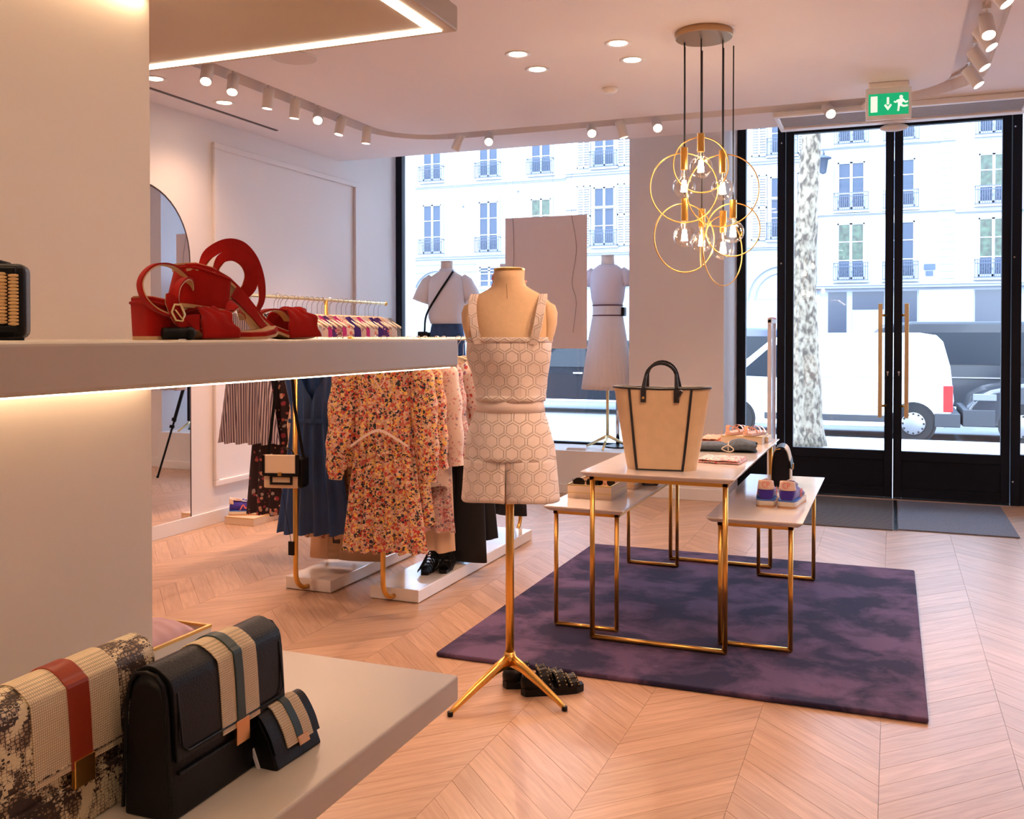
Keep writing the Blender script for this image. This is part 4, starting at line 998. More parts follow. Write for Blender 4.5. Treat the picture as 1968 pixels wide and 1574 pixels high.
M_wh = mat('white cotton', (.82, .78, .80), .8); M_gr = mat('blue grey cloth', (.22, .26, .32), .8); MF_purp = floral('purple floral', (.12, .04, .26), [(.8, .2, .3), (.9, .6, .55), (.05, .03, .1)], 30, .8)

# rack in front (right-hand one), rail at 1.385 m
rack('right-hand brass rack on a marble plinth, loaded with floral dresses', -2.44, 4.02, 6.35, 1.385, (4.335, 6.30), (4.45, 6.15))
rack('middle brass rack on a marble plinth behind the blue dress', -2.975, 4.02, 5.62, 1.385, (4.335, 5.55), (4.45, 5.45))
rack('brass rack along the left wall with coloured tops on white hangers', -3.70, 4.35, 6.62, 1.655, (5.77,), None)

GB = 'garments on the right-hand rack'; HB = 'hangers on the right-hand rack'
g1 = garment('floral_dress', 'dense rust floral long-sleeved dress hanging first on the right-hand rack', 'dress', MF_dense, -2.395, 4.265, 1.385, 1.08, math.radians(10), .52, (.075, .035), 'round', 1.0, GB, cuff=True, nx=34, fold=7, hgroup=HB, slv_out=.06)
MB().ribbon([(-.002, -.052, -.12), (-.030, -.062, -.20), (-.006, -.060, -.235)], .006, .003, (1, 0, 0)).ribbon([(.002, -.052, -.12), (.028, -.062, -.20), (.006, -.060, -.235)], .006, .003, (1, 0, 0)).build('keyhole_tie', mat('blush ribbon', (.84, .66, .60), .6), g1)
MB().ribbon(spline([(-.155, -.058, -.54), (-.08, -.075, -.49), (0, -.080, -.455), (.08, -.075, -.49), (.155, -.058, -.54)], 4), .014, .005, (0, 0, 1)).build('waist_tie', MF_pale, g1)
MB().ribbon([(s, -.07+.02*abs(s)/.15, -.57) for s in (-.15, -.08, 0, .08, .15)], .006, .006, (0, 0, 1)).build('waist_seam', MF_dense, g1)
garment('floral_dress', 'second rust floral dress on the right-hand rack with its sleeve showing', 'dress', MF_dense, -2.46, 4.50, 1.385, .98, math.radians(8), .50, group=GB, hgroup=HB)
garment('floral_blouse', 'pale rose floral blouse with long sleeve, third on the right-hand rack', 'coat', MF_pale, -2.45, 4.66, 1.385, .80, math.radians(6), .50, group=GB, hgroup=HB)
garment('floral_dress', 'mauve floral dress reaching below the pale blouse', 'dress', MF_mauve, -2.45, 4.74, 1.385, 1.06, math.radians(5), .46, group=GB, hgroup=HB)
garment('long_coat', 'long nude beige coat on the right-hand rack between florals', 'coat', M_tanc, -2.45, 4.83, 1.385, 1.19, math.radians(4), .0, wid=.78, group=GB, hgroup=HB)
garment('floral_blouse', 'white blouse with small red flowers on the right-hand rack', 'shirt', MF_red, -2.42, 4.92, 1.385, .50, math.radians(4), .26, group=GB, hgroup=HB)
garment('knit_cardigan', 'cream cable knit cardigan beside the black trousers', 'knit', M_cream2, -2.42, 5.01, 1.385, .70, math.radians(3), .45, group=GB, hgroup=HB)
trousers('long black wide trousers touching the right marble plinth', M_blackcl, -2.37, 5.10, 1.385, 1.30, 0, .150, GB, 1.25)
hanger_at(-2.37, 5.10, 1.385, 0, 'ivory hanger holding the long black wide trousers', HB)
garment('black_dress', 'plain black dress between the cream knit and the nude blouse', 'dress', M_blackcl, -2.38, 5.20, 1.385, 1.18, 0, .4, group=GB, hgroup=HB)
garment('satin_blouse', 'nude satin blouse hanging right beside the white form', 'shirt', M_tanc, -2.40, 5.42, 1.385, .62, 0, .30, group=GB, hgroup=HB)
garment('floral_blouse', 'cream blouse with floral cuffs seen under the white shorts', 'shirt', MF_pale, -2.40, 5.64, 1.385, .95, 0, .0, group=GB, hgroup=HB)
trousers('black trousers seen just left of the dress form pole', M_blackcl, -2.40, 5.84, 1.385, 1.16, 0, .155, GB, 1.15)
hanger_at(-2.40, 5.84, 1.385, 0, 'ivory hanger holding the black trousers left of the form pole', HB)
GA = 'garments on the middle rack'; HA = 'hangers on the middle rack'
g2 = garment('blue_dress', 'cobalt blue sleeveless dress with a deep V neck', 'aline', M_blue, -2.965, 4.50, 1.385, 1.075, math.radians(12), 0, (.115, .24), 'v', 1.0, GA, nx=34, fold=5, hgroup=HA)
MB().ribbon([(-.137, -.030, -.452), (-.07, -.046, -.45), (0, -.052, -.449), (.07, -.046, -.45), (.137, -.030, -.452)], .022, .006, (0, 0, 1)).build('waist_seam', M_blue, g2)
garment('floral_dress', 'tan floral dress with buttons showing beside and above the blue dress', 'dress', MF_tan, -2.90, 4.66, 1.385, 1.12, math.radians(8), .45, (.07, .02), group=GA, hgroup=HA)
trousers('camel wide-leg trousers hanging below the blue dress', M_camel, -2.95, 4.80, 1.385, 1.28, math.radians(8), .18, GA, 1.35)
hanger_at(-2.95, 4.80, 1.385, math.radians(8), 'ivory hanger holding the camel wide-leg trousers', HA)
garment('floral_dress', 'pale floral dress near the back of the middle rack', 'dress', MF_pale, -2.92, 4.98, 1.385, .95, 0, .4, group=GA, hgroup=HA)
garment('black_dress', 'black dress near the back of the middle rack', 'dress', M_blackcl, -2.95, 5.15, 1.385, 1.0, 0, .3, group=GA, hgroup=HA)
GC = 'tops on the wall rack'; HC = 'hangers on the wall rack'
garment('striped_shirt', 'mauve and white striped flared top hanging by the wall', 'aline', M_str, -3.72, 4.92, 1.655, .92, math.radians(6), 0, wid=.98, group=GC, hgroup=HC, fold=5)
garment('dark_floral_dress', 'long dark red and black floral dress behind the striped top', 'dress', MF_dark, -3.60, 5.06, 1.655, 1.38, math.radians(4), 0, group=GC, hgroup=HC)
topsC = [(M_lblue, 'light denim jacket'), (M_wh, 'white cotton blouse'), (MF_red, 'white blouse with red flowers'), (M_lblue, 'second light denim shirt'), (M_wh, 'second white blouse'), (MF_pale, 'pale floral blouse'), (M_mag, 'magenta knit top'), (MF_purp, 'purple floral top'), (MF_mauve, 'mauve floral top'),
 (M_mag, 'second magenta top'), (MF_red, 'red flowered top'), (M_pur, 'plain violet sweater at the post'), (M_pur, 'second violet sweater'), (MF_pale, 'rose floral top'), (M_mag, 'magenta blouse past the post'), (M_wh, 'pale blouse past the post'), (MF_red, 'red floral blouse past the post'), (M_pur, 'violet top past the post'), (MF_purp, 'violet and pink floral top'), (MF_pale, 'pink floral top near the rail end'), (M_wh, 'white top near the rail end'), (M_gr, 'blue grey top last on the wall rack')]
for i, (m_, lb) in enumerate(topsC):
    yy = 5.16+i*.063 if i < 11 else 5.83+(i-11)*.066
    garment('rack_blouse', lb+' on the rack along the left wall', 'shirt', m_, -3.70+random.uniform(-.01, .01), yy, 1.655, .55+random.uniform(0, .2), math.radians(random.uniform(-2, 3)), 0, (.10, .03), group=GC, hgroup=HC, nx=20, zt=-.112, slope=.088, wid=.99)
# crossbody bag hung on the middle rack post
t = thing('crossbody_bag', 'small beige and black flap bag hanging on the brass post', 'bag', (-2.985, 4.265, .60), math.radians(14))
MB().box(-.105, .085, -.05, .055, 0, .155).build('body', mat('bag canvas', (.70, .52, .34), .8), t, bevel=.008, seg=3)
MB().box(.060, .108, -.048, .057, .002, .158).build('side_gusset', M_leather, t, bevel=.012, seg=3)
MB().box(-.098, .080, -.062, -.050, .075, .178).build('flap', mat('flap canvas', (.80, .62, .44), .8), t, bevel=.006)
fb = MB()
for x0, x1, z0, z1 in ((-.103, .090, .066, .082), (-.108, -.094, .070, .176), (.074, .094, .070, .180)): fb.box(x0, x1, -.068, -.052, z0, z1)
fb.build('flap_border', M_leather, t, bevel=.003)
fb = MB()
for x0, x1, z0, z1 in ((-.068, .055, .020, .032), (-.068, -.056, .032, .068), (.043, .055, .032, .068), (-.068, .055, .060, .068)): fb.box(x0, x1, -.060, -.049, z0, z1)
fb.build('pocket_frame', M_leather, t, bevel=.002)
MB().box(-.020, .0, -.072, -.060, .068, .088).build('clasp', M_gold, t, bevel=.002)
MB().tube(spline([(-.045, 0, .165), (-.03, 0, .195), (0, 0, .207), (.03, 0, .195), (.045, 0, .165)], 5), .0035, 6).build('top_handle', M_leather, t, smooth=True)
MB().ribbon([(-.100, 0, .15), (-.072, .01, .42), (-.045, .03, .75), (0, .07, .80)], .016, .004, (0, 1, .0) if 0 else (1, 0, 0)).ribbon([(.098, 0, .15), (.045, .01, .42), (.012, .03, .75), (0, .07, .80)], .016, .004, (1, 0, 0)).build('shoulder_strap', M_leather, t)
t = thing('price_tag', 'black security tag dangling at the brass post under the blue dress', 'tag', (-2.99, 4.315, .30))
MB().box(-.016, .016, -.006, .006, -.075, 0).build('tag_body', M_leather, t, bevel=.003)
MB().tube([(0, 0, 0), (-.02, -.01, .12), (-.05, 0, .25)], .0015, 5).build('tag_cord', M_leather, t)
t = thing('price_tag', 'brown black tag hanging below the blue dress hem', 'tag', (-2.90, 4.62, .28))
MB().box(-.022, .022, -.006, .006, -.045, 0).build('tag_body', mat('dark brown tag', (.03, .012, .01), .6), t, bevel=.003)
MB().tube([(0, 0, 0), (.0, .0, .08)], .0015, 5).build('tag_cord', M_leather, t)
# strappy black sandals on the right plinth
for k, (x, y, lb) in enumerate(((-2.44, 4.86, 'black lattice sandal, left one on the marble plinth'), (-2.36, 4.93, 'black lattice sandal, right one on the marble plinth'))):
    t = thing('lattice_sandal', lb, 'shoe', (x, y, .07), math.radians(-75), 'black sandals on the marble plinth')
    MB().prism([(-.11, -.03), (.03, -.04), (.12, -.02), (.12, .02), (.03, .04), (-.11, .03)], 0, .02).build('sole', M_leather, t, bevel=.003)
    for i in range(6):
        a = -.08+.035*i; hh = .075-.009*i
        MB().tube([(a+.03*math.cos(q*PI/8), .038*math.cos(q*PI/8), .018+hh*math.sin(q*PI/8)) for q in range(9)], .0035, 6).build('lattice_strap', M_leather, t, smooth=True)
        MB().tube([(a-.03*math.cos(q*PI/8), .038*math.cos(q*PI/8), .018+hh*math.sin(q*PI/8)) for q in range(9)], .0035, 6).build('lattice_strap', M_leather, t, smooth=True)
# box with blue sneakers by the left wall
display_box(-4.62, -4.36, 5.82, 6.22, 0.0, .055, 'low ivory box on the floor at the left wall under blue sneakers')
bpy.data.objects['wall_left']
sneaker((-4.50, 5.96, .057), math.radians(28), 'violet blue sneaker with coral zigzag, nearer one on the floor box', 'sneakers on the floor box', logo=False)
sneaker((-4.42, 6.08, .057), math.radians(28), 'violet blue sneaker with white laces, farther one on the floor box', 'sneakers on the floor box', logo=False)

# ------------------------------------------------------------------ window display
def form2(label, x, y, z0, rz, H_, s=1.0):
    t = thing('dress_form', label, 'mannequin', (x, y, z0), rz)
    pr = [(H_-.85, .10, .08), (H_-.70, .155, .115), (H_-.50, .122, .09), (H_-.30, .155, .11), (H_-.20, .175, .09), (H_-.145, .165, .07), (H_-.105, .10, .058), (H_-.08, .062, .055), (H_-.02, .058, .056), (H_, .058, .056)]
    MB().loft([ering(z, a*s, b_*s) for z, a, b_ in pr]).build('torso', mat('white form cloth', (.82, .74, .68), .8), t, smooth=True)
    MB().lathe([(.060, H_), (.060, H_+.006), (.001, H_+.010)], 24).build('neck_cap', M_white, t)
    MB().tube([(0, 0, .10), (0, 0, H_-.8)], .014, 12).build('pole', M_gold2, t, smooth=True)
    for a in (40, 165, 275):
        c, s_ = math.cos(math.radians(a)), math.sin(math.radians(a))
        MB().tube([(0, 0, .12), (.22*c, .22*s_, .012)], [.016, .010], 8).build('foot', M_gold2, t, smooth=True)
    return t
# left: white blouse, blue jeans
xL, yL = -3.985, 8.33
form2('white dress form in the window wearing blouse and jeans', xL, yL, .38, math.radians(10), 1.735)
t = thing('white_blouse', 'white short-sleeved blouse on the left window form, seen from behind', 'blouse', (xL, yL, .38), math.radians(10))
rg = [ering(z, a, b_, 0, 0, 40) for z, a, b_ in ((1.14, .155, .12), (1.20, .180, .135), (1.28, .185, .14), (1.42, .182, .13), (1.52, .180, .105), (1.565, .172, .085), (1.60, .13, .075), (1.625, .085, .07), (1.665, .066, .062))]
for i, R in enumerate(rg[:5]):
    for j, p in enumerate(R): w = 1+.02*math.sin(j*1.3+i); R[j] = (p[0]*w, p[1]*w, p[2])
MB().loft(rg, cap=False).build('blouse_body', M_wh, t, smooth=True, solid=.004)
for s in (-1, 1):
    MB().tube([(s*.150, 0, 1.585), (s*.190, 0, 1.54), (s*.235, 0, 1.44), (s*.262, 0, 1.365)], [.04, .062, .075, .080], 18, sq=(1, .8), cap=False).build('sleeve', M_wh, t, smooth=True, solid=.004)
    MB().tube([(s*.258, 0, 1.375), (s*.265, 0, 1.355)], [.081, .082], 18, sq=(1, .8), cap=False).build('sleeve_hem', M_wh, t, solid=.004)
t = thing('blue_jeans', 'blue jeans with woven belt on the left window form', 'jeans', (xL, yL, .38), math.radians(10))
M_jean = mat('blue denim', (.035, .075, .18), .85, noisy=.25, nscale=25)
MB().loft([ering(z, a, b_, 0, 0, 36) for z, a, b_ in ((1.17, .140, .11), (1.10, .155, .12), (1.0, .172, .13), (.85, .180, .132), (.74, .178, .125))], cap=False).build('seat', M_jean, t, smooth=True, solid=.004)
for s in (-1, 1): MB().loft([ering(z, a, .11, s*.088, 0, 24) for z, a in ((.80, .085), (.5, .075), (.2, .075), (.08, .08))], cap=False).build('leg', M_jean, t, smooth=True, solid=.004)
MB().loft([ering(z, a, b_, 0, 0, 36) for z, a, b_ in ((1.15, .150, .118), (1.18, .146, .114))], cap=False).build('woven_belt', stripes('woven belt', (.05, .04, .05), (.5, .45, .42), .012), t, solid=.008)
t = thing('shoulder_bag', 'black shoulder bag with long strap worn by the left window form', 'bag', (xL, yL, .38), math.radians(10))
MB().box(-.255, -.165, -.11, .05, .83, 1.06).build('body', M_leather, t, bevel=.012, seg=3)
MB().box(-.26, -.16, -.116, -.10, .92, 1.065).build('flap', M_leather, t, bevel=.008)
MB().ribbon(spline([(-.21, -.05, 1.05), (-.17, -.12, 1.22), (-.06, -.142, 1.40), (.045, -.105, 1.57), (.075, -.03, 1.645), (.06, .06, 1.60), (-.02, .12, 1.45)], 5), .020, .004, (.8, 0, -.6)).build('strap', M_leather, t)
# right: pale top, pleated skirt
xR, yR = -2.392, 8.36
form2('white dress form in the window wearing a pale top and pleated skirt', xR, yR, .38, math.radians(0), 1.745)
t = thing('jersey_shirt', 'pale lilac short-sleeved top on the right window form', 'top', (xR, yR, .38))
MB().loft([ering(z, a, b_, 0, 0, 40) for z, a, b_ in ((1.28, .128, .10), (1.36, .148, .115), (1.46, .160, .118), (1.55, .168, .105), (1.60, .160, .085), (1.635, .12, .075), (1.665, .078, .064))], cap=False).build('top_body', mat('lilac jersey', (.78, .73, .80), .8), t, smooth=True, solid=.004)
for s in (-1, 1): MB().tube([(s*.130, 0, 1.615), (s*.165, 0, 1.58), (s*.185, 0, 1.52), (s*.190, 0, 1.47)], [.035, .05, .055, .05], 14, cap=False).build('cap_sleeve', bpy.data.materials['lilac jersey'], t, smooth=True, solid=.004)
t = thing('pleated_skirt', 'long pale pleated skirt on the right window form', 'skirt', (xR, yR, .38))
rg = []
for i in range(12):
    k = i/11; z = 1.24-.70*k; a = .128+.105*k**.8; b_ = .10+.095*k; R = []
    for j in range(120):
        th = 2*PI*j/120; w = 1+(.0 if k < .2 else .035*(k-.1))*math.sin(30*th)
        R.append((a*w*math.cos(th), b_*w*math.sin(th), z))
    rg.append(R)
MB().loft(rg, cap=False).build('skirt_cloth', mat('pleated voile', (.84, .76, .74), .8), t, smooth=True, solid=.003)
MB().loft([ering(z, a, b_, 0, 0, 36) for z, a, b_ in ((1.205, .134, .104), (1.30, .132, .102))], cap=False).build('belt', mat('pale belt', (.80, .74, .74), .7), t, solid=.008)
for z in (1.208, 1.298): MB().tube([(.138*math.cos(2*PI*i/36), .108*math.sin(2*PI*i/36), z) for i in range(36)], .005, 6, closed=True).build('belt_edge', mat('wine edge', (.10, .02, .05), .6), t, smooth=True)
MB().box(.135, .165, -.04, .04, 1.20, 1.28).build('belt_pouch', M_leather, t, bevel=.008)
t = thing('price_plate', 'small stack of two pale cards lying on the window platform', 'card', (-2.63, 8.20, .38), .1)
MB().box(-.09, .09, -.05, .05, 0, .010).build('card', M_wh, t); MB().box(-.08, .085, -.045, .05, .010, .020).build('card', M_wh, t)
t = thing('post_stanchion', 'slim chrome stanchion on a dark base beside the skirt', 'stanchion', (-2.34, 8.52, .38))
MB().tube([(0, 0, 0), (0, 0, .46)], .018, 12).sphere((0, 0, .48), .028, 6).build('tube', M_chrome, t, smooth=True)
MB().lathe([(.12, 0), (.12, .012), (.03, .03)], 24).build('round_base', M_leather, t)
# hanging backdrop panels
def hpanel(label, x0, x1, y, z0, z1):
    t = thing('display_board', label, 'panel', (x0, y, z0)); w = x1-x0; h = z1-z0
    MB().box(0, w, 0, .008, 0, h).build('board', mat('panel back', (.80, .71, .73), .85), t)
    for s, sw in ((.10, .0), (.82, .035)):
        MB().tube([(w*s, -.004, 3.35-z0), (w*s, -.004, h)], .0012, 5).build('suspension_wire', M_chrome, t)
        MB().tube(spline([(w*s, -.006, h), (w*s+.01+sw, -.008, h*.75), (w*s-.0+sw*.2, -.012, h*.5), (w*s+.01+sw, -.010, h*.35), (w*s+.015, -.008, h*.12)], 6), .0022, 5).build('loose_cable', mat('cable', (.25, .2, .2), .6), t)
    return t
hpanel('large blank greyish pink panel hanging on wires in the window', -3.245, -2.478, 8.0, 1.292, 2.461)
hpanel('second blank panel hanging just behind the large one', -3.39, -2.75, 8.22, 1.36, 2.07)
# ------------------------------------------------------------------ bags on the low shelf
def snake(name):
    m = mat(name, (.7, .56, .36), .42); n, l, b = nodes(m)
    tc = n.new('ShaderNodeTexCoord'); mp = n.new('ShaderNodeMapping'); mp.inputs['Scale'].default_value = (1, .8, 1.25); l.new(tc.outputs['Object'], mp.inputs[0])
    v = n.new('ShaderNodeTexVoronoi'); v.feature = 'DISTANCE_TO_EDGE'; v.inputs['Scale'].default_value = 175; v.inputs['Randomness'].default_value = .42; l.new(mp.outputs[0], v.inputs['Vector'])
    vc = n.new('ShaderNodeTexVoronoi'); vc.inputs['Scale'].default_value = 175; vc.inputs['Randomness'].default_value = .42; l.new(mp.outputs[0], vc.inputs['Vector'])
    nz = n.new('ShaderNodeTexNoise'); nz.inputs['Scale'].default_value = 17; nz.inputs['Detail'].default_value = 2; nz.inputs['Distortion'].default_value = 1.2; l.new(tc.outputs['Object'], nz.inputs['Vector'])
    pt = n.new('ShaderNodeValToRGB'); e = pt.color_ramp.elements; e[0].position = .47; e[0].color = (.78, .63, .40, 1); e[1].position = .70; e[1].color = (.055, .028, .02, 1); q = e.new(.56); q.color = (.42, .27, .16, 1)
    l.new(nz.outputs['Fac'], pt.inputs[0])
    # dark scale outlines, stronger inside the patches
    ed = n.new('ShaderNodeMath'); ed.operation = 'LESS_THAN'; l.new(v.outputs['Distance'], ed.inputs[0])
    th = n.new('ShaderNodeMapRange'); th.inputs[1].default_value = .40; th.inputs[2].default_value = .6; th.inputs[3].default_value = .0; th.inputs[4].default_value = .15; l.new(nz.outputs['Fac'], th.inputs[0]); l.new(th.outputs[0], ed.inputs[1])
    sp = n.new('ShaderNodeSeparateColor'); l.new(vc.outputs['Color'], sp.inputs[0])
    fl = n.new('ShaderNodeMath'); fl.operation = 'GREATER_THAN'; fl.inputs[1].default_value = .66; l.new(sp.outputs[0], fl.inputs[0])
    inn = n.new('ShaderNodeMath'); inn.operation = 'LESS_THAN'; inn.inputs[1].default_value = .36; l.new(vc.outputs['Distance'], inn.inputs[0]); sp2 = n.new('ShaderNodeMath'); sp2.operation = 'MULTIPLY'; l.new(fl.outputs[0], sp2.inputs[0]); l.new(inn.outputs[0], sp2.inputs[1])
    mxx = n.new('ShaderNodeMath'); mxx.operation = 'MAXIMUM'; l.new(ed.outputs[0], mxx.inputs[0]); l.new(sp2.outputs[0], mxx.inputs[1])
    mx = n.new('ShaderNodeMixRGB'); l.new(mxx.outputs[0], mx.inputs[0]); l.new(pt.outputs[0], mx.inputs[1]); mx.inputs[2].default_value = (.04, .02, .015, 1)
    l.new(mx.outputs[0], b.inputs['Base Color'])
    bp = n.new('ShaderNodeBump'); bp.inputs['Strength'].default_value = .5; bp.inputs['Distance'].default_value = .0012; l.new(v.outputs['Distance'], bp.inputs['Height']); l.new(bp.outputs['Normal'], b.inputs['Normal'])
    return m
def weave(name, col):
    m = mat(name, col, .85); n, l, b = nodes(m)
    tc = n.new('ShaderNodeTexCoord'); 
    w1_ = n.new('ShaderNodeTexWave'); w1_.inputs['Scale'].default_value = 95; w1_.bands_direction = 'Y'; w2_ = n.new('ShaderNodeTexWave'); w2_.inputs['Scale'].default_value = 95; w2_.bands_direction = 'Z'
    l.new(tc.outputs['Object'], w1_.inputs['Vector']); l.new(tc.outputs['Object'], w2_.inputs['Vector'])
    mu = n.new('ShaderNodeMath'); mu.operation = 'MULTIPLY'; l.new(w1_.outputs['Fac'], mu.inputs[0]); l.new(w2_.outputs['Fac'], mu.inputs[1])
    r = n.new('ShaderNodeValToRGB'); l.new(mu.outputs[0], r.inputs[0]); r.color_ramp.elements[0].color = (*[c*.62 for c in col], 1); r.color_ramp.elements[1].position = .45; r.color_ramp.elements[1].color = (*[min(1, c*1.12) for c in col], 1)
    l.new(r.outputs[0], b.inputs['Base Color']); bp = n.new('ShaderNodeBump'); bp.inputs['Strength'].default_value = .6; bp.inputs['Distance'].default_value = .001; l.new(mu.outputs[0], bp.inputs['Height']); l.new(bp.outputs['Normal'], b.inputs['Normal'])
    return m
M_weave = weave('natural canvas weave', (.80, .61, .40))
def striped_bag(name, label, loc, rz, L_, D_, H_, mbody, mstripe, stripe, cw, clasp, flapz=.42, lean=0, mclasp=None, border=True):
    """local: length along +Y (0..L), front face at x=0 looking +X, depth toward -X, z up. A-shaped in section"""
    t = thing(name, label, 'bag', loc, rz); R = Matrix.Rotation(lean, 4, 'Y')
    sec = [(0, 0), (0, .10*H_), (-.06*D_, .55*H_), (-.10*D_, .80*H_), (-.16*D_, .92*H_), (-.30*D_, .985*H_), (-.5*D_, H_), (-.70*D_, .985*H_), (-.84*D_, .92*H_), (-.90*D_, .80*H_), (-.95*D_, .5*H_), (-D_, .05*H_), (-D_, 0)]
    def xs(z): # front face x at height z
        P = [(0, 0), (.10*H_, 0), (.55*H_, -.06*D_), (.80*H_, -.10*D_), (.92*H_, -.16*D_)]; return lerp_prof(P, z)
    mb = MB(); rg = []
    for y in (0.0, .012*1, L_-.012, L_):
        k = .93 if y in (0.0, L_) else 1
        rg.append([((x+D_/2)*k-D_/2, y, z*(k if z > .5*H_ else 1)) for x, z in sec])
    mb.loft(rg, R); bo = mb.build('body', mbody, t, smooth=True, auto=True, bevel=.003)
    # flap: outer shell following the section from the front hem over the top to the back
    fz = flapz*H_; path = [(xs(fz)+.005, fz), (xs(.55*H_)+.0045, .55*H_), (xs(.8*H_)+.0045, .80*H_), (-.150*D_+.004, .925*H_), (-.30*D_+.001, .99*H_), (-.5*D_, H_+.004), (-.71*D_-.001, .99*H_), (-.85*D_-.003, .92*H_), (-.92*D_-.003, .78*H_)]
    sm = [(p.x, p.z) for p in spline([(x, 0, z) for x, z in path], 5)]
    def flap(y0, y1, off, th, m, nm, par, z0=0):
        pts = [(x+(off if x > -.5*D_ else -off)*(1 if z < .93*H_ else .5), (y0+y1)/2, z+(off if z > .9*H_ else 0)) for x, z in sm if z >= z0]
        return MB().ribbon(pts, y1-y0, th, (0, 1, 0), R).build(nm, m, par, smooth=False, bevel=.0012)
    fo = flap(.006, L_-.006, 0, .006, mbody, 'flap', t)
    if border:
        e = [(xs(fz)+.0085, .014, .86*H_), (xs(fz)+.0095, .014, fz+.022), (xs(fz)+.0095, .026, fz+.010), (xs(fz)+.0095, L_-.026, fz+.010), (xs(fz)+.0095, L_-.014, fz+.022), (xs(.86*H_)+.009, L_-.014, .86*H_)]
        e[0] = (xs(.86*H_)+.009, .014, .86*H_)
        MB().tube([R @ Vector(p) for p in e], .0016, 6).build('edge_piping', mbody, fo, smooth=True)
    for y0, y1, m, o_ in ((cw[0], cw[1], M_weave, .004), (stripe[0], stripe[1], mstripe, .006)):
        flap(y0, y1, o_, .0025, m, 'stripe_panel', t)
    cy = (clasp[0]+clasp[1])/2
    MB().box(xs(fz)+.006, xs(fz)+.013, clasp[0], clasp[1], fz-.024*H_/.19, fz+.010*H_/.19, R).build('clasp', mclasp or M_gold, t, bevel=.001)
    # lower pocket ridge on the front, side gussets
    MB().box(-.004, .004, .012, L_-.012, .30*H_, .325*H_, R).build('pocket_edge', mbody, t, bevel=.002)
    for y in (0, L_):
        MB().tube([R @ Vector((x*1.0, y, z)) for x, z in sec[1:12]], .0028, 6).build('edge_binding', mbody, t, smooth=True)
    return t
M_snake = snake('snakeskin'); M_rust = mat('rust leather', (.30, .035, .012), .35); M_green = mat('dark green leather', (.012, .035, .030), .4); M_cop = mat('rose gold plate', (.75, .40, .20), .25, 1.0)
striped_bag('snakeskin_bag', 'snakeskin flap bag with canvas and rust stripe at lower left', (-.985, .795, .75), math.radians(3), .315, .075, .205, M_snake, M_rust, (.138, .176), (.080, .232), (.142, .178), .42)
striped_bag('black_flap_bag', 'black leather flap bag with cream canvas and dark green stripe', (-.888, 1.008, .75), math.radians(1), .262, .082, .198, M_leather, M_green, (.132, .152), (.100, .188), (.128, .158), .40, mclasp=M_cop)
# small wallet leaning, seen open at the side
t = thing('small_wallet', 'small black wallet with cream and green stripes standing by the black bag', 'wallet', (-.848, 1.188, .751), math.radians(-2))
Rw = Matrix.Rotation(math.radians(-22), 4, 'Y')
Hw, Lw = .088, .112
MB().loft([[(x, y, z) for x, z in ((0, 0), (.0, .045), (-.006, .078), (-.016, .086), (-.026, .078), (-.034, .045), (-.036, 0))] for y in (0, Lw)], Rw).build('body', M_leather, t, bevel=.003, seg=2)
fp = spline([(.004, 0, .022), (.004, 0, .05), (-.003, 0, .080), (-.016, 0, .090), (-.030, 0, .080), (-.038, 0, .05)], 4)
for y0, y1, m, o_ in ((0, Lw, M_leather, 0), (.028, .092, M_weave, .0022), (.052, .068, M_green, .0034)):
    MB().ribbon([Vector((p.x+(o_ if p.x > -.016 else -o_), (y0+y1)/2, p.z+(o_ if p.z > .075 else 0))) for p in fp], y1-y0, .0022, (0, 1, 0), Rw).build('flap' if m is M_leather else 'stripe_panel', m, t)
MB().box(.004, .010, .052, .078, .016, .030, Rw).build('clasp', M_cop, t, bevel=.001)
MB().box(-.034, -.030, -.004, .02, .002, .055, Rw).build('paper_card', M_wh, t)
# flat trays at the back of the low shelf
def tray(x0, x1, y0, y1, z, h, label):
    t = thing('display_tray', label, 'tray', ((x0+x1)/2, (y0+y1)/2, z)); a, c = (x1-x0)/2, (y1-y0)/2
    w = MB().box(-a, a, -c, c, 0, .004); th = .005
    w.box(-a, a, -c, -c+th, .004, h-.006).box(-a, a, c-th, c, .004, h-.006).box(-a, -a+th, -c+th, c-th, .004, h-.006).box(a-th, a, -c+th, c-th, .004, h-.006); w.build('tray_body', mat('ivory tray', (.82, .74, .62), .5), t)
    g = MB().box(-a-.001, a+.001, -c-.001, -c+th+.001, h-.006, h).box(-a-.001, a+.001, c-th-.001, c+.001, h-.006, h).box(-a-.001, -a+th+.001, -c+th, c-th, h-.006, h).box(a-th-.001, a+.001, -c+th, c-th, h-.006, h); g.build('gold_edge', M_rim, t)
    return t
tray(-1.585, -1.350, 1.315, 1.655, .75, .034, 'ivory tray with gold rim holding the pink quilted piece')
t = thing('quilted_garment', 'folded pink quilted piece lying in the gold-rimmed tray', 'clothing', (-1.465, 1.545, .755))
g = MB()
def qf(u, v):
    x = -.10+.20*u; y = -.098+.196*v; e = (1-abs(2*u-1)**4)*(1-abs(2*v-1)**4); return (x, y, .004+.045*e**.5+.0016*math.sin(95*(x+y))*math.sin(95*(x-y)))
g.grid(qf, 60, 60); g.build('quilted_fold', mat('pink quilting', (.90, .56, .56), .8), t, smooth=True)
tray(-1.60, -1.362, 1.310, 1.42, .786, .026, 'smaller gold-rimmed tray stacked next to the partition')
t = thing('folded_burgundy_belt', 'rolled burgundy belt in the smaller tray by the partition', 'belt', (-1.42, 1.385, .79))
MB().ribbon([((.016+.0011*i)*math.cos(i*.5), (.010+.0007*i)*math.sin(i*.5), .020) for i in range(36)], .028, .002, (0, 0, 1)).build('belt_coil', mat('burgundy', (.12, .02, .04), .5), t)

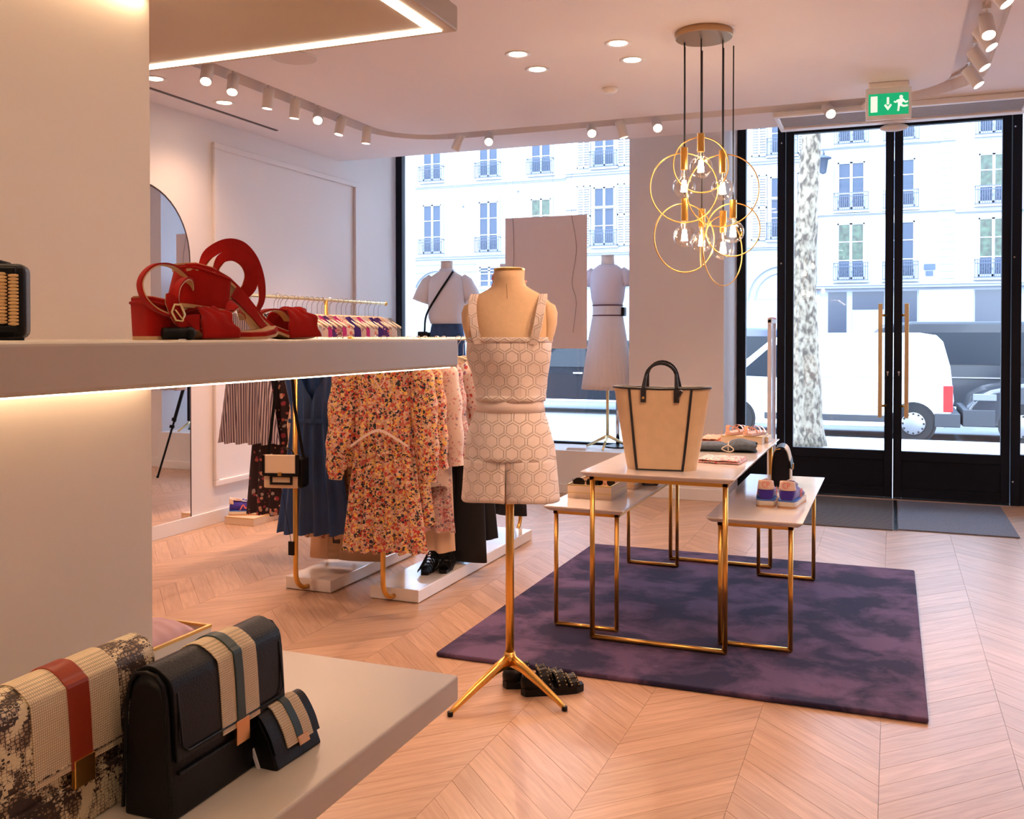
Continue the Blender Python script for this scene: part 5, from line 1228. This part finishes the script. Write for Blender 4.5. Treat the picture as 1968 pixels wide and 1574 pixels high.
# ------------------------------------------------------------------ red sandals on the middle shelf
# local: x heel to toe, y across (0 = side toward the room, + = away), z up
def lined(path, w, name, par, inward, f=None, n=6):
    P = spline(path, n); C0 = Vector(inward); k = len(P); out = []; inn = []
    ff = [lerp_prof([(i/(len(f)-1), v) for i, v in enumerate(f)], i/(k-1)) for i in range(k)] if f else [0]*k
    wl = [lerp_prof([(i/(len(w)-1), v) for i, v in enumerate(w)], i/(k-1)) for i in range(k)] if isinstance(w, (list, tuple)) else [w]*k
    for i, p in enumerate(P):
        d = p-C0; d.y = 0; d.normalize(); o = d*(1-ff[i])+Vector((0, -1, 0))*ff[i]; out.append(p+o*.0011); inn.append(p-o*.0010)
    a = MB().ribbon2(out, wl, .0024, ff).build(name, M_suede, par, smooth=True, auto=True)
    MB().ribbon2(inn, [q*.97 for q in wl], .0018, ff).build('lining', M_tan, a, smooth=True, auto=True)
    return a
def dplan(x0, x1, y0, y1, rb, rf=.006):
    """rounded block outline, back corners rounder"""
    P = []
    for cx, cy, a0, r_ in ((x0+rb, y0+rb, PI, rb), (x1-rf, y0+rf, 1.5*PI, rf), (x1-rf, y1-rf, 0, rf), (x0+rb, y1-rb, PI/2, rb)):
        for i in range(6): t_ = a0+PI/2*i/5; P.append((cx+r_*math.cos(t_), cy+r_*math.sin(t_)))
    return P
def block(par, lo, hi, zlo, zhi, tip=.005):
    """lo / hi outlines, zlo(x) zhi(x) heights -> heel block with leather tip"""
    L_ = []
    for k in range(7):
        q = k/6; L_.append([(a[0]+(b_[0]-a[0])*q, a[1]+(b_[1]-a[1])*q, zlo(a[0])+tip+(zhi(b_[0])-zlo(a[0])-tip)*q) for a, b_ in zip(lo, hi)])
    h = MB().loft(L_).build('block_heel', M_suede, par, smooth=True, auto=True)
    MB().loft([[(a[0], a[1], zlo(a[0])) for a in lo], [(a[0], a[1], zlo(a[0])+tip) for a in lo]]).build('heel_tip', M_tan, par, smooth=True, auto=True)
    MB().tube([(b_[0], b_[1], zhi(b_[0])-.002) for b_ in hi], .0022, 6, closed=True).build('top_binding', M_suede, h, smooth=True)
    return h
def footbed(par, prof):
    """prof: (x, z, ynear, yfar)"""
    rg = []; rs = []; rt = []
    for x, z, a, c in prof:
        rg.append([(x, a, z-.003), (x, c, z-.003), (x, c, z+.003), (x, c-.004, z+.0045), (x, a+.004, z+.0045), (x, a, z+.003)])
        rs.append([(x, a-.0005, z-.0065), (x, c+.0005, z-.0065), (x, c+.001, z-.0025), (x, a-.001, z-.0025)])
        rt.append([(x, a+.004, z+.003), (x, c-.004, z+.003), (x, c-.005, z+.0055), (x, a+.005, z+.0055)])
    MB().loft(rg).build('insole_edge', M_suede, par); MB().loft(rs).build('outsole', M_tan, par); MB().loft(rt).build('insole', M_tan, par)
def vamp(par, x0, x1, y0, y1, zt, seed, z0=.002, skew=0.0):
    """gathered band over the forefoot, narrow and wavy at the middle"""
    g = MB(); yc = (y0+y1)/2; w = (y1-y0)/2
    def f(u, v):
        a = PI*u; q = math.sin(a); nar = 1-.42*q**2; xm = (x0+x1)/2+skew*(1-math.cos(a))*.5
        x = xm+(v-.5)*(x1-x0)*nar+.0035*math.sin(9*a+seed)*(1 if v > .7 else .3)
        return (x, yc-w*math.cos(a)*1.04, z0+zt*q**.75+.0022*math.sin(16*v+5*a+seed)*q+.003*math.sin(9*a+seed)*(v-.4))
    g.grid(f, 40, 18); return g.build('gathered_vamp', M_suede, par, smooth=True, solid=.0032)
SL = (-.9075, .995, 1.395); SR = math.radians(72)
t = thing('red_sandal', 'red suede block-heel sandal standing upright with buckle strap', 'shoe', SL, SR, 'pair of red sandals')
block(t, dplan(.0, .043, .0, .056, .012), dplan(-.002, .036, -.001, .057, .012), lambda x: 0, lambda x: .052-.20*max(0, x))
footbed(t, [(-.001, .0535, .008, .048), (.006, .053, .001, .056), (.03, .049, .0, .056), (.046, .041, .004, .053), (.062, .026, .006, .052), (.078, .011, .003, .055), (.092, .0055, -.002, .062), (.12, .0065, -.008, .070), (.15, .0065, -.009, .071), (.18, .0075, -.004, .068), (.203, .011, .006, .060), (.216, .015, .018, .048)])
vamp(t, .070, .128, -.008, .070, .042, .5)
lined([(.128, .012, .040), (.140, .020, .050), (.152, .030, .048), (.165, .040, .040), (.178, .052, .030)], [.020, .026, .030, .022, .012], 'gathered_knot', t, (.15, 0, 0), [0, .3, .5, .3, 0])
lined([(.058, -.004, .018), (.040, -.006, .026), (.022, -.006, .033), (.004, -.004, .041), (-.009, .0, .055), (-.010, .008, .074), (.002, .016, .090), (.022, .024, .101), (.048, .032, .102), (.072, .040, .092), (.086, .046, .080)], [.012, .012, .012, .012, .011, .011, .012, .013, .013], 'ankle_strap', t, (.03, 0, .07))
lined([(.050, -.006, .012), (.034, -.007, .030), (.030, -.006, .052), (.040, .002, .072), (.058, .014, .083), (.076, .030, .082), (.084, .042, .066), (.082, .05, .045)], [.018, .016, .013, .014, .018, .022], 'side_strap', t, (.060, 0, .055), [.7, .6, .2, 0, 0, 0])
lined([(.066, -.008, .024), (.052, -.009, .024), (.040, -.010, .022), (.028, -.012, .034), (.022, -.012, .052), (.019, -.010, .062)], [.022, .020, .014, .014, .016, .006], 'strap_tip', t, (.1, 0, .05), [1, 1, 1, 1, 1])
MB().tube([(.030+c_[0], -.016, .037+c_[1]) for c_ in ((-.009, .0), (-.005, .010), (.004, .010), (.010, -.003), (.006, -.012), (-.003, -.011))], .0017, 6, closed=True).tube([(.026, -.016, .040), (.038, -.016, .026)], .0013, 6).build('buckle', M_gold2, t, smooth=True)
MB().tube([(.012, -.010, .009), (.046, -.014, .009)], .0078, 12).sphere((.048, -.014, .009), .0092, 8).build('alarm_tag', M_leather, t, smooth=True)
t = thing('red_sandal', 'red suede block-heel sandal lying over its mate with two long looping straps', 'shoe', SL, SR, 'pair of red sandals')
block(t, dplan(.062, .140, .028, .088, .026), dplan(.076, .146, .030, .086, .024), lambda x: .047-.12*(x-.062), lambda x: .104-.26*max(0, x-.085))
footbed(t, [(.078, .103, .040, .078), (.09, .104, .032, .086), (.115, .099, .030, .088), (.145, .087, .034, .086), (.168, .071, .038, .084), (.188, .053, .042, .084), (.210, .033, .046, .090), (.235, .017, .050, .104), (.262, .009, .052, .116), (.290, .0065, .054, .118), (.314, .008, .060, .112), (.332, .011, .072, .100)])
vamp(t, .262, .322, .052, .118, .046, 2.1, .003)
lined([(.110, .052, .096), (.110, .050, .108), (.120, .048, .125), (.146, .046, .139), (.172, .046, .137), (.194, .048, .119), (.208, .050, .090), (.213, .054, .062), (.208, .060, .042)], [.012, .014, .016, .017, .017, .016, .014, .011, .009], 'looping_strap', t, (.16, 0, .08), [0, .1, .55, .9, 1, 1, .9, .8, .6])
lined([(.126, .042, .096), (.126, .040, .104), (.134, .038, .118), (.152, .036, .123), (.172, .036, .115), (.183, .038, .098), (.181, .040, .080), (.172, .044, .066)], [.010, .012, .014, .017, .021, .023, .023, .018], 'looping_strap', t, (.155, 0, .09), [0, .1, .6, .9, 1, 1, 1, .9])
lined([(.150, .034, .070), (.168, .036, .056), (.190, .040, .036), (.206, .044, .022), (.222, .05, .014)], [.020, .018, .014, .012, .012], 'side_strap', t, (.10, 0, 0), [.9, .9, .8, .7])
lined([(.205, .06, .034), (.222, .066, .042), (.245, .072, .046), (.268, .078, .042), (.285, .084, .030)], .017, 'instep_strap', t, (.24, 0, 0))
# woven raffia bag at the left edge
t = thing('raffia_bag', 'small black leather bag with woven straw front at the left edge', 'bag', (-.985, .868, 1.395), math.radians(40))
MB().box(-.13, .0, .0, .045, .002, .094).build('body', M_leather, t, bevel=.010, seg=4)
bo = MB()
for r_ in range(15):
    for c in range(8):
        x = -.013-.0125*c; z = .020+.0042*r_+(.0021 if c % 2 else 0)
        bo.sphere((x, -.004, z), .0068, 3, 1, .45, .36)
rw = bo.build('woven_straw', mat('straw', (.72, .45, .20), .7), t, smooth=True); rw['kind'] = 'stuff'
MB().box(-.13, -.010, -.0055, .002, .080, .089).build('front_border', M_leather, t, bevel=.002); MB().box(-.13, -.010, -.0055, .002, .008, .018).build('front_border', M_leather, t, bevel=.002)
MB().tube([(-.14, -.006, .002), (.0, -.012, .002)], .0022, 6).build('tag_cord', M_leather, t)
MB().tube(spline([(-.09, .02, .088), (-.075, .015, .104), (-.05, .015, .100), (-.02, .02, .092)], 4), .004, 8).build('strap_end', M_leather, t, smooth=True)
# ------------------------------------------------------------------ outside: street, houses, tree, vehicles
struct(MB().box(-45, 40, 9.05, 17.4, -.6, -.35).build('ground_near_pavement', mat('pale pavement', (.30, .30, .30), .9)))
struct(MB().box(-45, 40, 17.4, 33.5, -.7, -.5).build('ground_road', mat('asphalt', (.16, .165, .18), .9)))
struct(MB().box(-45, 40, 33.5, 40.2, -.7, -.35).build('ground_far_pavement', bpy.data.materials['pale pavement']))
struct(MB().box(-45, 40, 17.3, 17.45, -.6, -.34).build('ground_kerb', mat('kerb stone', (.3, .3, .3), .9)))
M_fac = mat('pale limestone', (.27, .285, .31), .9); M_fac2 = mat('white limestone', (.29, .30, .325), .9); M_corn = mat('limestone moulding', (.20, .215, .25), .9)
M_pane = mat('house window pane', (.042, .056, .085), .3, spec=.12); M_frm = mat('white window frame', (.27, .285, .32), .6); M_iron = mat('balcony iron', (.045, .058, .09), .6)
M_greenp = mat('pane with painted leaf reflections', (.022, .045, .026), .3, noisy=.9, nscale=6); M_shut = mat('shutter paint', (.25, .265, .30), .7)  # green panes: leaf reflections are painted into the colour as noise
YB = 40.0
def fwindow(par, xc, w, z0, z1, rail=True, green=False, tr=1):
    x0, x1 = xc-w/2, xc+w/2; f = MB(); y0, y1 = YB-.05, YB+.02
    f.box(x0-.10, x0, y0-.03, y1, z0-.05, z1+.14).box(x1, x1+.10, y0-.03, y1, z0-.05, z1+.14).box(x0, x1, y0-.03, y1, z1, z1+.14).box(x0-.16, x1+.16, y0-.09, y1, z0-.14, z0-.05)
    f.box(x0, x0+.06, y0, y1, z0, z1).box(x1-.06, x1, y0, y1, z0, z1).box(xc-.05, xc+.05, y0, y1, z0, z1).box(x0, x1, y0, y1, z0, z0+.08).box(x0, x1, y0, y1, z1-.06, z1)
    nb = 2
    for i in range(1, nb+1):
        z = z0+(z1-z0)*i/(nb+1); f.box(x0, x1, y0+.01, y1, z-.02, z+.02)
    o = f.build('window_frame', M_frm, par)
    for a, c in ((x0+.06, xc-.05), (xc+.05, x1-.06)):
        for i in range(nb+1):
            za = z0+(z1-z0)*i/(nb+1)+.02; zb = z0+(z1-z0)*(i+1)/(nb+1)-.02
            MB().box(a, c, YB-.02, YB-.01, za, zb).build('pane', M_greenp if green and i > 0 else M_pane, o)
    if rail:
        r = MB(); n_ = int((w+.24)/.075)
        for i in range(n_+1):
            x = x0-.12+(w+.24)*i/n_; r.box(x-.010, x+.010, YB-.30, YB-.28, z0-.05, z0+.62)
        for z in (z0-.05, z0+.48, z0+.62): r.box(x0-.13, x1+.13, YB-.31, YB-.27, z-.014, z+.014)
        for x in (x0-.12, x1+.12): r.box(x-.012, x+.012, YB-.29, YB, z0+.60, z0+.63).box(x-.012, x+.012, YB-.29, YB, z0-.05, z0-.02)
        for i in range(4):
            cx = x0+w*(i+.5)/4; r.tube([(cx+.085*math.cos(q*PI/4), YB-.29, z0+.26+.085*math.sin(q*PI/4)) for q in range(8)], .010, 4, closed=True)
        r.build('balcony_rail', M_iron, par)
def shutter(par, x0, x1, z0, z1):
    s = MB(); s.box(x0, x0+.05, YB-.10, YB-.06, z0, z1).box(x1-.05, x1, YB-.10, YB-.06, z0, z1).box((x0+x1)/2-.03, (x0+x1)/2+.03, YB-.10, YB-.06, z0, z1).box(x0, x1, YB-.10, YB-.06, z0, z0+.06).box(x0, x1, YB-.10, YB-.06, z1-.06, z1).box(x0, x1, YB-.10, YB-.06, (z0+z1)/2-.04, (z0+z1)/2+.04)
    o = s.build('shutter', M_shut, par); q = MB(); n_ = int((z1-z0)/.11)
    for i in range(n_):
        z = z0+.06+(z1-z0-.12)*i/n_
        q.add([(x0+.05, YB-.095, z), (x1-.05, YB-.095, z), (x1-.05, YB-.07, z+.07), (x0+.05, YB-.07, z+.07)], [(0, 1, 2, 3)])
    q.build('louvres', M_shut, o)
def house(label, x0, x1, m, top=18.):
    t = thing('town_house', label, 'building', ((x0+x1)/2, YB, -.35)); t.location = (0, 0, 0)
    MB().box(x0, x1, YB, YB+9, -.4, top).build('wall', m, t); return t
b1 = house('white street house left, seen above the blouse form', -30, -13.35, M_fac)
for c in (-22.6, -19.87, -17.03, -14.5):
    fwindow(b1, c, .95, 5.25, 7.5, green=c > -15); fwindow(b1, c, .95, 8.62, 10.9); 
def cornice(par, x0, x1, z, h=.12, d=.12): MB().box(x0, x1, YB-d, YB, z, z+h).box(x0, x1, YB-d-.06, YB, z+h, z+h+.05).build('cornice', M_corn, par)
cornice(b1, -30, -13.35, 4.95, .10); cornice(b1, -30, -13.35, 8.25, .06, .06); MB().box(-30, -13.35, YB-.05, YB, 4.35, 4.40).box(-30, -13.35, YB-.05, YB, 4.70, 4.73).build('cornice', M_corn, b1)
def arch_(par, cx, cz, r):
    MB().tube([(cx+r*math.cos(PI*i/24), YB-.05, cz+r*math.sin(PI*i/24)) for i in range(25)], .10, 6, sq=(.5, 1)).tube([(cx+r*.8*math.cos(PI*i/24), YB-.04, cz+r*.8*math.sin(PI*i/24)) for i in range(25)], .05, 6).build('arch_moulding', M_corn, par)
    MB().prism([(cx+r*.72*math.cos(PI*i/20), cz+r*.72*math.sin(PI*i/20)) for i in range(21)], -(YB-.005), -(YB-.03), Matrix.Rotation(PI/2, 4, 'X')).build('arch_shade_fill', mat('painted arch shade', (.24, .22, .25), .9), par)  # flat sheet on the wall, shade of the arch put into its colour
arch_(b1, -19.6, 3.2, 1.25); fwindow(b1, -17.0, .95, 3.6, 4.55, False)
for x in (-18.3, -15.6): MB().tube([(x, YB-.03, 7.0+(x+20)*.2), (x, YB, 7.0+(x+20)*.2)], .05, 8).build('wall_anchor', M_iron, b1)
b2 = house('white shuttered street house in the middle, partly behind the pier', -13.35, -2.95, M_fac2)
for c in (-11.6, -8.0, -4.15):
    for z0, z1 in ((5.35, 7.85), (8.75, 11.3)):
        fwindow(b2, c, .95, z0, z1); shutter(b2, c-1.22, c-.60, z0-.05, z1+.1); shutter(b2, c+.60, c+1.22, z0-.05, z1+.1)
    arch_(b2, c, 2.9, 1.35)
cornice(b2, -13.35, -2.95, 8.38, .10); cornice(b2, -13.35, -2.95, 4.92, .08); cornice(b2, -13.35, -2.95, 6.9+.0, .03, .03)
b3 = house('plain white street house right, seen through the doors', -2.95, 16, M_fac)
for c in (-1.53, .28, 3.5, 6.7):
    for k, (z0, z1) in enumerate(((3.65, 5.85), (6.40, 8.25), (9.0, 10.9))): fwindow(b3, c, 1.02, z0, z1, True, green=(c > 3 and k < 2) or (c < -1 and k == 0))
cornice(b3, -2.95, 16, 3.28, .10, .25); cornice(b3, -2.95, 2.2, 6.15, .04, .05); cornice(b3, -2.95, 2.2, 8.78, .04, .05); cornice(b3, 2.2, 16, 6.05, .04, .05)
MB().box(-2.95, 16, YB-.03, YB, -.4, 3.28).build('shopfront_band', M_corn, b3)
for x0, x1, z0, z1 in ((-2.37, -1.68, 1.2, 3.15), (-1.46, -.30, 2.45, 3.15), (.10, .88, 1.2, 3.15), (2.9, 4.2, 1.2, 3.15), (6, 8, .5, 3.1)):
    MB().box(x0, x1, YB-.05, YB-.028, z0, z1).build('shop_window', mat('shop window', (.02, .027, .045), .2), b3)
MB().box(-1.46, -.30, YB-.06, YB-.028, -.3, 2.40).box(.95, 2.85, YB-.06, YB-.028, .6, 3.18).build('shop_panel', M_fac2, b3)
g = MB()
for i in range(26): g.box(1.62+(.0 if i % 2 else .04), 2.2, YB-.03, YB, 3.6+i*.28, 3.6+i*.28+.20)
g.build('quoin_stones', M_fac2, b3)
MB().tube([(-2.86, YB-.08, 3.4), (-2.86, YB-.08, 12)], .05, 8).build('drain_pipe', M_corn, b3)
pl = MB().box(1.12, 1.52, YB-.05, YB-.02, 3.95, 4.17).box(1.18, 1.44, YB-.05, YB-.02, 3.72, 3.90).build('street_plaque', mat('blue enamel', (.03, .05, .16), .5), b3)
t = thing('street_lantern', 'small iron street lantern on a bracket beside the tree', 'lantern', (-2.55, YB, 7.6)); 
MB().tube([(0, 0, 1.0), (0, -.5, 1.1), (0, -.6, .9)], .03, 6).lathe([(.04, .9), (.30, .80), (.32, .74), (.20, .74), (.12, .2), (.03, .15)], 10, Matrix.Translation((0, -.6, 0))).build('lantern_body', M_iron, t, smooth=True)
# hoarding
t = thing('site_hoarding', 'long pale construction hoarding behind the window mannequins', 'hoarding', (0, 27, -.5))
M_hd = mat('hoarding sheet', (.19, .215, .25), .8)
x = -19.5; i = 0
while x < -7.0: MB().box(x+.01, x+2.42, 0, .06, 0, 3.32).build('hoarding_panel', M_hd, t); x += 2.44
MB().box(-19.5, -6.9, -.03, .09, 3.32, 3.42).build('top_rail', M_corn, t); MB().box(-14.3, -14.18, -.10, 0, 0, 3.4).box(-9.4, -9.3, -.1, 0, 0, 3.4).build('support_post', M_corn, t)
# plane tree
M_bark = mat('plane tree bark', (.55, .50, .42), .9); n, l, b = nodes(M_bark)
tc = n.new('ShaderNodeTexCoord'); v = n.new('ShaderNodeTexVoronoi'); v.inputs['Scale'].default_value = 9; nz = n.new('ShaderNodeTexNoise'); nz.inputs['Scale'].default_value = 15; nz.inputs['Detail'].default_value = 5; nz.inputs['Distortion'].default_value = .3
mp = n.new('ShaderNodeMapping'); mp.inputs['Scale'].default_value = (1, 1, .6); l.new(tc.outputs['Object'], mp.inputs[0]); l.new(mp.outputs[0], nz.inputs['Vector'])
r = n.new('ShaderNodeValToRGB'); e = r.color_ramp.elements; e[0].position = .38; e[0].color = (.036, .026, .018, 1); e[1].position = .62; e[1].color = (.17, .142, .105, 1); q = e.new(.45); q.color = (.078, .060, .042, 1); q = e.new(.51); q.color = (.125, .102, .072, 1)
l.new(nz.outputs['Fac'], r.inputs[0]); l.new(r.outputs[0], b.inputs['Base Color'])
t = thing('plane_tree', 'mottled pale plane tree trunk standing on the pavement outside the left door', 'tree', (-1.26, 15.95, -.35))
rg = []; sway = [(0, 0, .30), (.25, 0, .245), (.8, -.01, .22), (1.6, -.03, .205), (2.4, -.05, .19), (3.2, -.04, .175), (3.9, -.02, .165), (4.6, .03, .15), (5.6, .10, .14), (7, .2, .12)]
for k in range(40):
    z = 7*k/39; rr = lerp_prof([(a, c) for a, b_, c in sway], z); xx = lerp_prof([(a, b_) for a, b_, c in sway], z); R = []
    for j in range(20):
        th = 2*PI*j/20; w = 1+.06*math.sin(3*th+z*2)+.04*math.sin(7*th-z*5)+(.18*max(0, math.cos(th-PI)) *math.exp(-((z-3.3)/.15)**2))
        R.append((xx+rr*w*math.cos(th), rr*w*math.sin(th), z))
    rg.append(R)
MB().loft(rg).build('trunk', M_bark, t, smooth=True)
MB().tube([(.02, 0, 5.0), (-.5, .3, 6.2), (-1.1, .5, 8)], [.10, .08, .05], 8).build('branch', M_bark, t, smooth=True)
# vehicles, side on to the shop. profile in (x, z), y = across
MXZ = Matrix(((1, 0, 0, 0), (0, 0, 1, 0), (0, 1, 0, 0), (0, 0, 0, 1)))
M_tyre = mat('tyre', (.007, .007, .008), .9); M_alloy = mat('wheel alloy', (.25, .25, .26), .4, .6); M_auto = mat('car glass', (.010, .014, .020), .25, spec=.2); M_plas = mat('dark bumper plastic', (.02, .022, .028), .6)
def vehicle(name, label, cat, x, y, prof, width, m, wheels, wr, sides, extra=(), z=-.5):
    t = thing(name, label, cat, (x, y, z)); 
    n_ = len(prof); zmax = max(p[1] for p in prof); cx = sum(p[0] for p in prof)/n_
    def inset(p, k): 
        h = max(0, (p[1]-zmax*.5)/(zmax*.5)); return p[0]-(p[0]-cx)*.02*k, p[1]-(.03*k if p[1] > zmax*.5 else 0)
    rg = []
    for yy, k in ((0.0, 1), (.05, 0), (width-.05, 0), (width, 1)):
        rg.append([(*(inset(p, k)[:1]), yy+.09*max(0, (p[1]/zmax-.5)*2)*(1 if yy < width/2 else -1), inset(p, k)[1]) for p in prof])
    MB().loft(rg).build('bodywork', m, t, smooth=True, auto=True, bevel=.03, seg=2)
    for poly in sides:
        g = MB(); a = [(px_, .022+.09*max(0, (pz_/zmax-.5)*2)-.03, pz_) for px_, pz_ in poly]; c = [(p[0], p[1]+.02, p[2]) for p in a]; g.loft([a, c]); g.build('side_window', M_auto, t)
    for wx in wheels:
        MB().prism([(wx+(wr*1.17)*math.cos(2*PI*i/28), wr+(wr*1.17)*math.sin(2*PI*i/28)) for i in range(28)], -.008, .05, MXZ).build('wheel_arch', M_tyre, t)
        w_ = MB().tube([(wx, -.03, wr), (wx, .18, wr)], wr, 28).build('wheel', M_tyre, t, smooth=True, auto=True)
        h = MB().lathe([(wr*.62, -.034), (wr*.60, -.05), (wr*.5, -.042), (wr*.48, -.046), (.001, -.052)], 24, Matrix.Translation((wx, 0, wr)) @ Matrix.Rotation(-PI/2, 4, 'X') @ Matrix.Diagonal((1, 1, -1, 1)) if 0 else Matrix(((1, 0, 0, wx), (0, 0, 1, 0), (0, 1, 0, wr), (0, 0, 0, 1))))
        h.build('hub', M_alloy, w_, smooth=True)
        g = MB()
        for i in range(12): a = i*PI/6; g.tube([(wx+wr*.53*math.cos(a), -.05, wr+wr*.53*math.sin(a)), (wx+wr*.53*math.cos(a), -.044, wr+wr*.53*math.sin(a))], wr*.06, 6)
        g.build('hub_holes', M_tyre, w_)
    for nm, m_, bx in extra: MB().box(*bx).build(nm, m_, t, bevel=.012)
    return t
M_vanw = mat('white van paint', (.50, .51, .54), .3, coat=.3)
vp = [(4.62, .42), (4.68, .75), (4.62, 1.35), (4.50, 1.80), (4.38, 1.93), (4.1, 1.965), (2.2, 1.96), (1.75, 1.93), (1.50, 1.84), (.72, 1.18), (.12, 1.0), (.0, .85), (-.04, .35), (.1, .22), (4.55, .25)]
v = vehicle('delivery_van', 'white delivery van parked outside, nose to the left behind the tree', 'van', -3.65, 18.65, vp, 1.92, M_vanw, (.85, 4.01), .33,
 [[(.92, 1.15), (1.05, 1.30), (1.52, 1.72), (1.78, 1.76), (1.80, 1.12)]],
 (('tail_light', mat('tail light red', (.40, .008, .008), .3), (4.50, 4.66, -.02, .10, .55, 1.02)), ('rear_bumper', M_plas, (4.36, 4.78, -.02, 1.9, .28, .52)), ('side_rail', M_plas, (1.4, 3.55, -.015, .03, .34, .46)),
  ('door_mirror', M_vanw, (.86, .98, -.22, -.02, 1.02, 1.28)), ('door_groove', M_corn, (2.25, 3.4, -.004, .01, 1.14, 1.155)), ('door_groove', M_corn, (3.5, 4.36, -.004, .01, 1.14, 1.155))))
cp = [(.0, .30), (-.02, .62), (.10, .80), (.35, .95), (1.15, 1.14), (1.90, 1.75), (2.30, 1.88), (4.4, 1.86), (4.75, 1.4), (4.8, .5), (4.7, .28)]
vehicle('parked_car', 'dark grey people carrier parked nose-on behind the white van', 'car', 1.27, 18.70, cp, 1.9, mat('dark car paint', (.018, .02, .026), .15, coat=.6), (.85, 3.95), .33, [[(1.35, 1.18), (1.95, 1.66), (2.35, 1.74), (2.4, 1.2)], [(2.5, 1.2), (2.5, 1.74), (4.2, 1.74), (4.4, 1.2)]],
 (('headlight', mat('headlight', (.10, .11, .12), .1), (.06, .44, -.01, .08, .76, .88)), ('front_bumper', M_plas, (-.10, .42, -.03, 1.88, .30, .60))))
vehicle('grey_minibus', 'large dark grey minibus on the road beyond the white van', 'minibus', -1.2, 22.4, [(0, .4), (-.05, .9), (.15, 1.25), (.55, 1.75), (1.0, 2.15), (1.6, 2.22), (6.6, 2.20), (6.8, 1.6), (6.8, .4)], 2.0, mat('minibus paint', (.020, .022, .028), .35, spec=.3, coat=.15), (1.1, 5.6), .36, [[(.45, 1.35), (.95, 1.95), (1.7, 1.98), (1.7, 1.3)], [(1.8, 1.3), (1.8, 1.98), (4.1, 1.98), (4.1, 1.3)], [(4.2, 1.3), (4.2, 1.98), (6.4, 1.98), (6.5, 1.3)]], (('trim_line', M_alloy, (.1, 6.7, -.01, .01, 1.0, 1.03)),))
sp_ = [(0, .35), (-.04, .75), (.25, .95), (1.1, 1.12), (1.75, 1.70), (2.2, 1.80), (4.2, 1.78), (4.65, 1.25), (4.72, .5), (4.6, .3)]
vehicle('black_car', 'black car on the road seen below the hanging panel', 'car', -9.55, 22.3, sp_, 1.85, mat('black car paint', (.005, .006, .010), .5, spec=.12), (.85, 3.85), .35, [[(1.35, 1.15), (1.85, 1.60), (2.6, 1.66), (2.6, 1.15)], [(2.68, 1.15), (2.68, 1.66), (4.0, 1.62), (4.3, 1.15)]], (('door_handle', M_chrome, (2.3, 2.55, -.03, .01, .98, 1.02)), ('door_handle', M_chrome, (3.5, 3.75, -.03, .01, .98, 1.02)), ('chrome_sill', M_chrome, (1.0, 3.6, -.02, .01, .30, .36))))
vehicle('navy_car', 'dark blue car on the road, glimpsed through the narrow side pane', 'car', -5.8, 24.8, [(p[0]*.85, p[1]*1.18) for p in sp_], 1.85, mat('navy paint', (.03, .04, .08), .15, coat=.5), (.8, 3.2), .33, [[(1.1, 1.35), (1.5, 1.9), (3.1, 1.9), (3.3, 1.35)]])
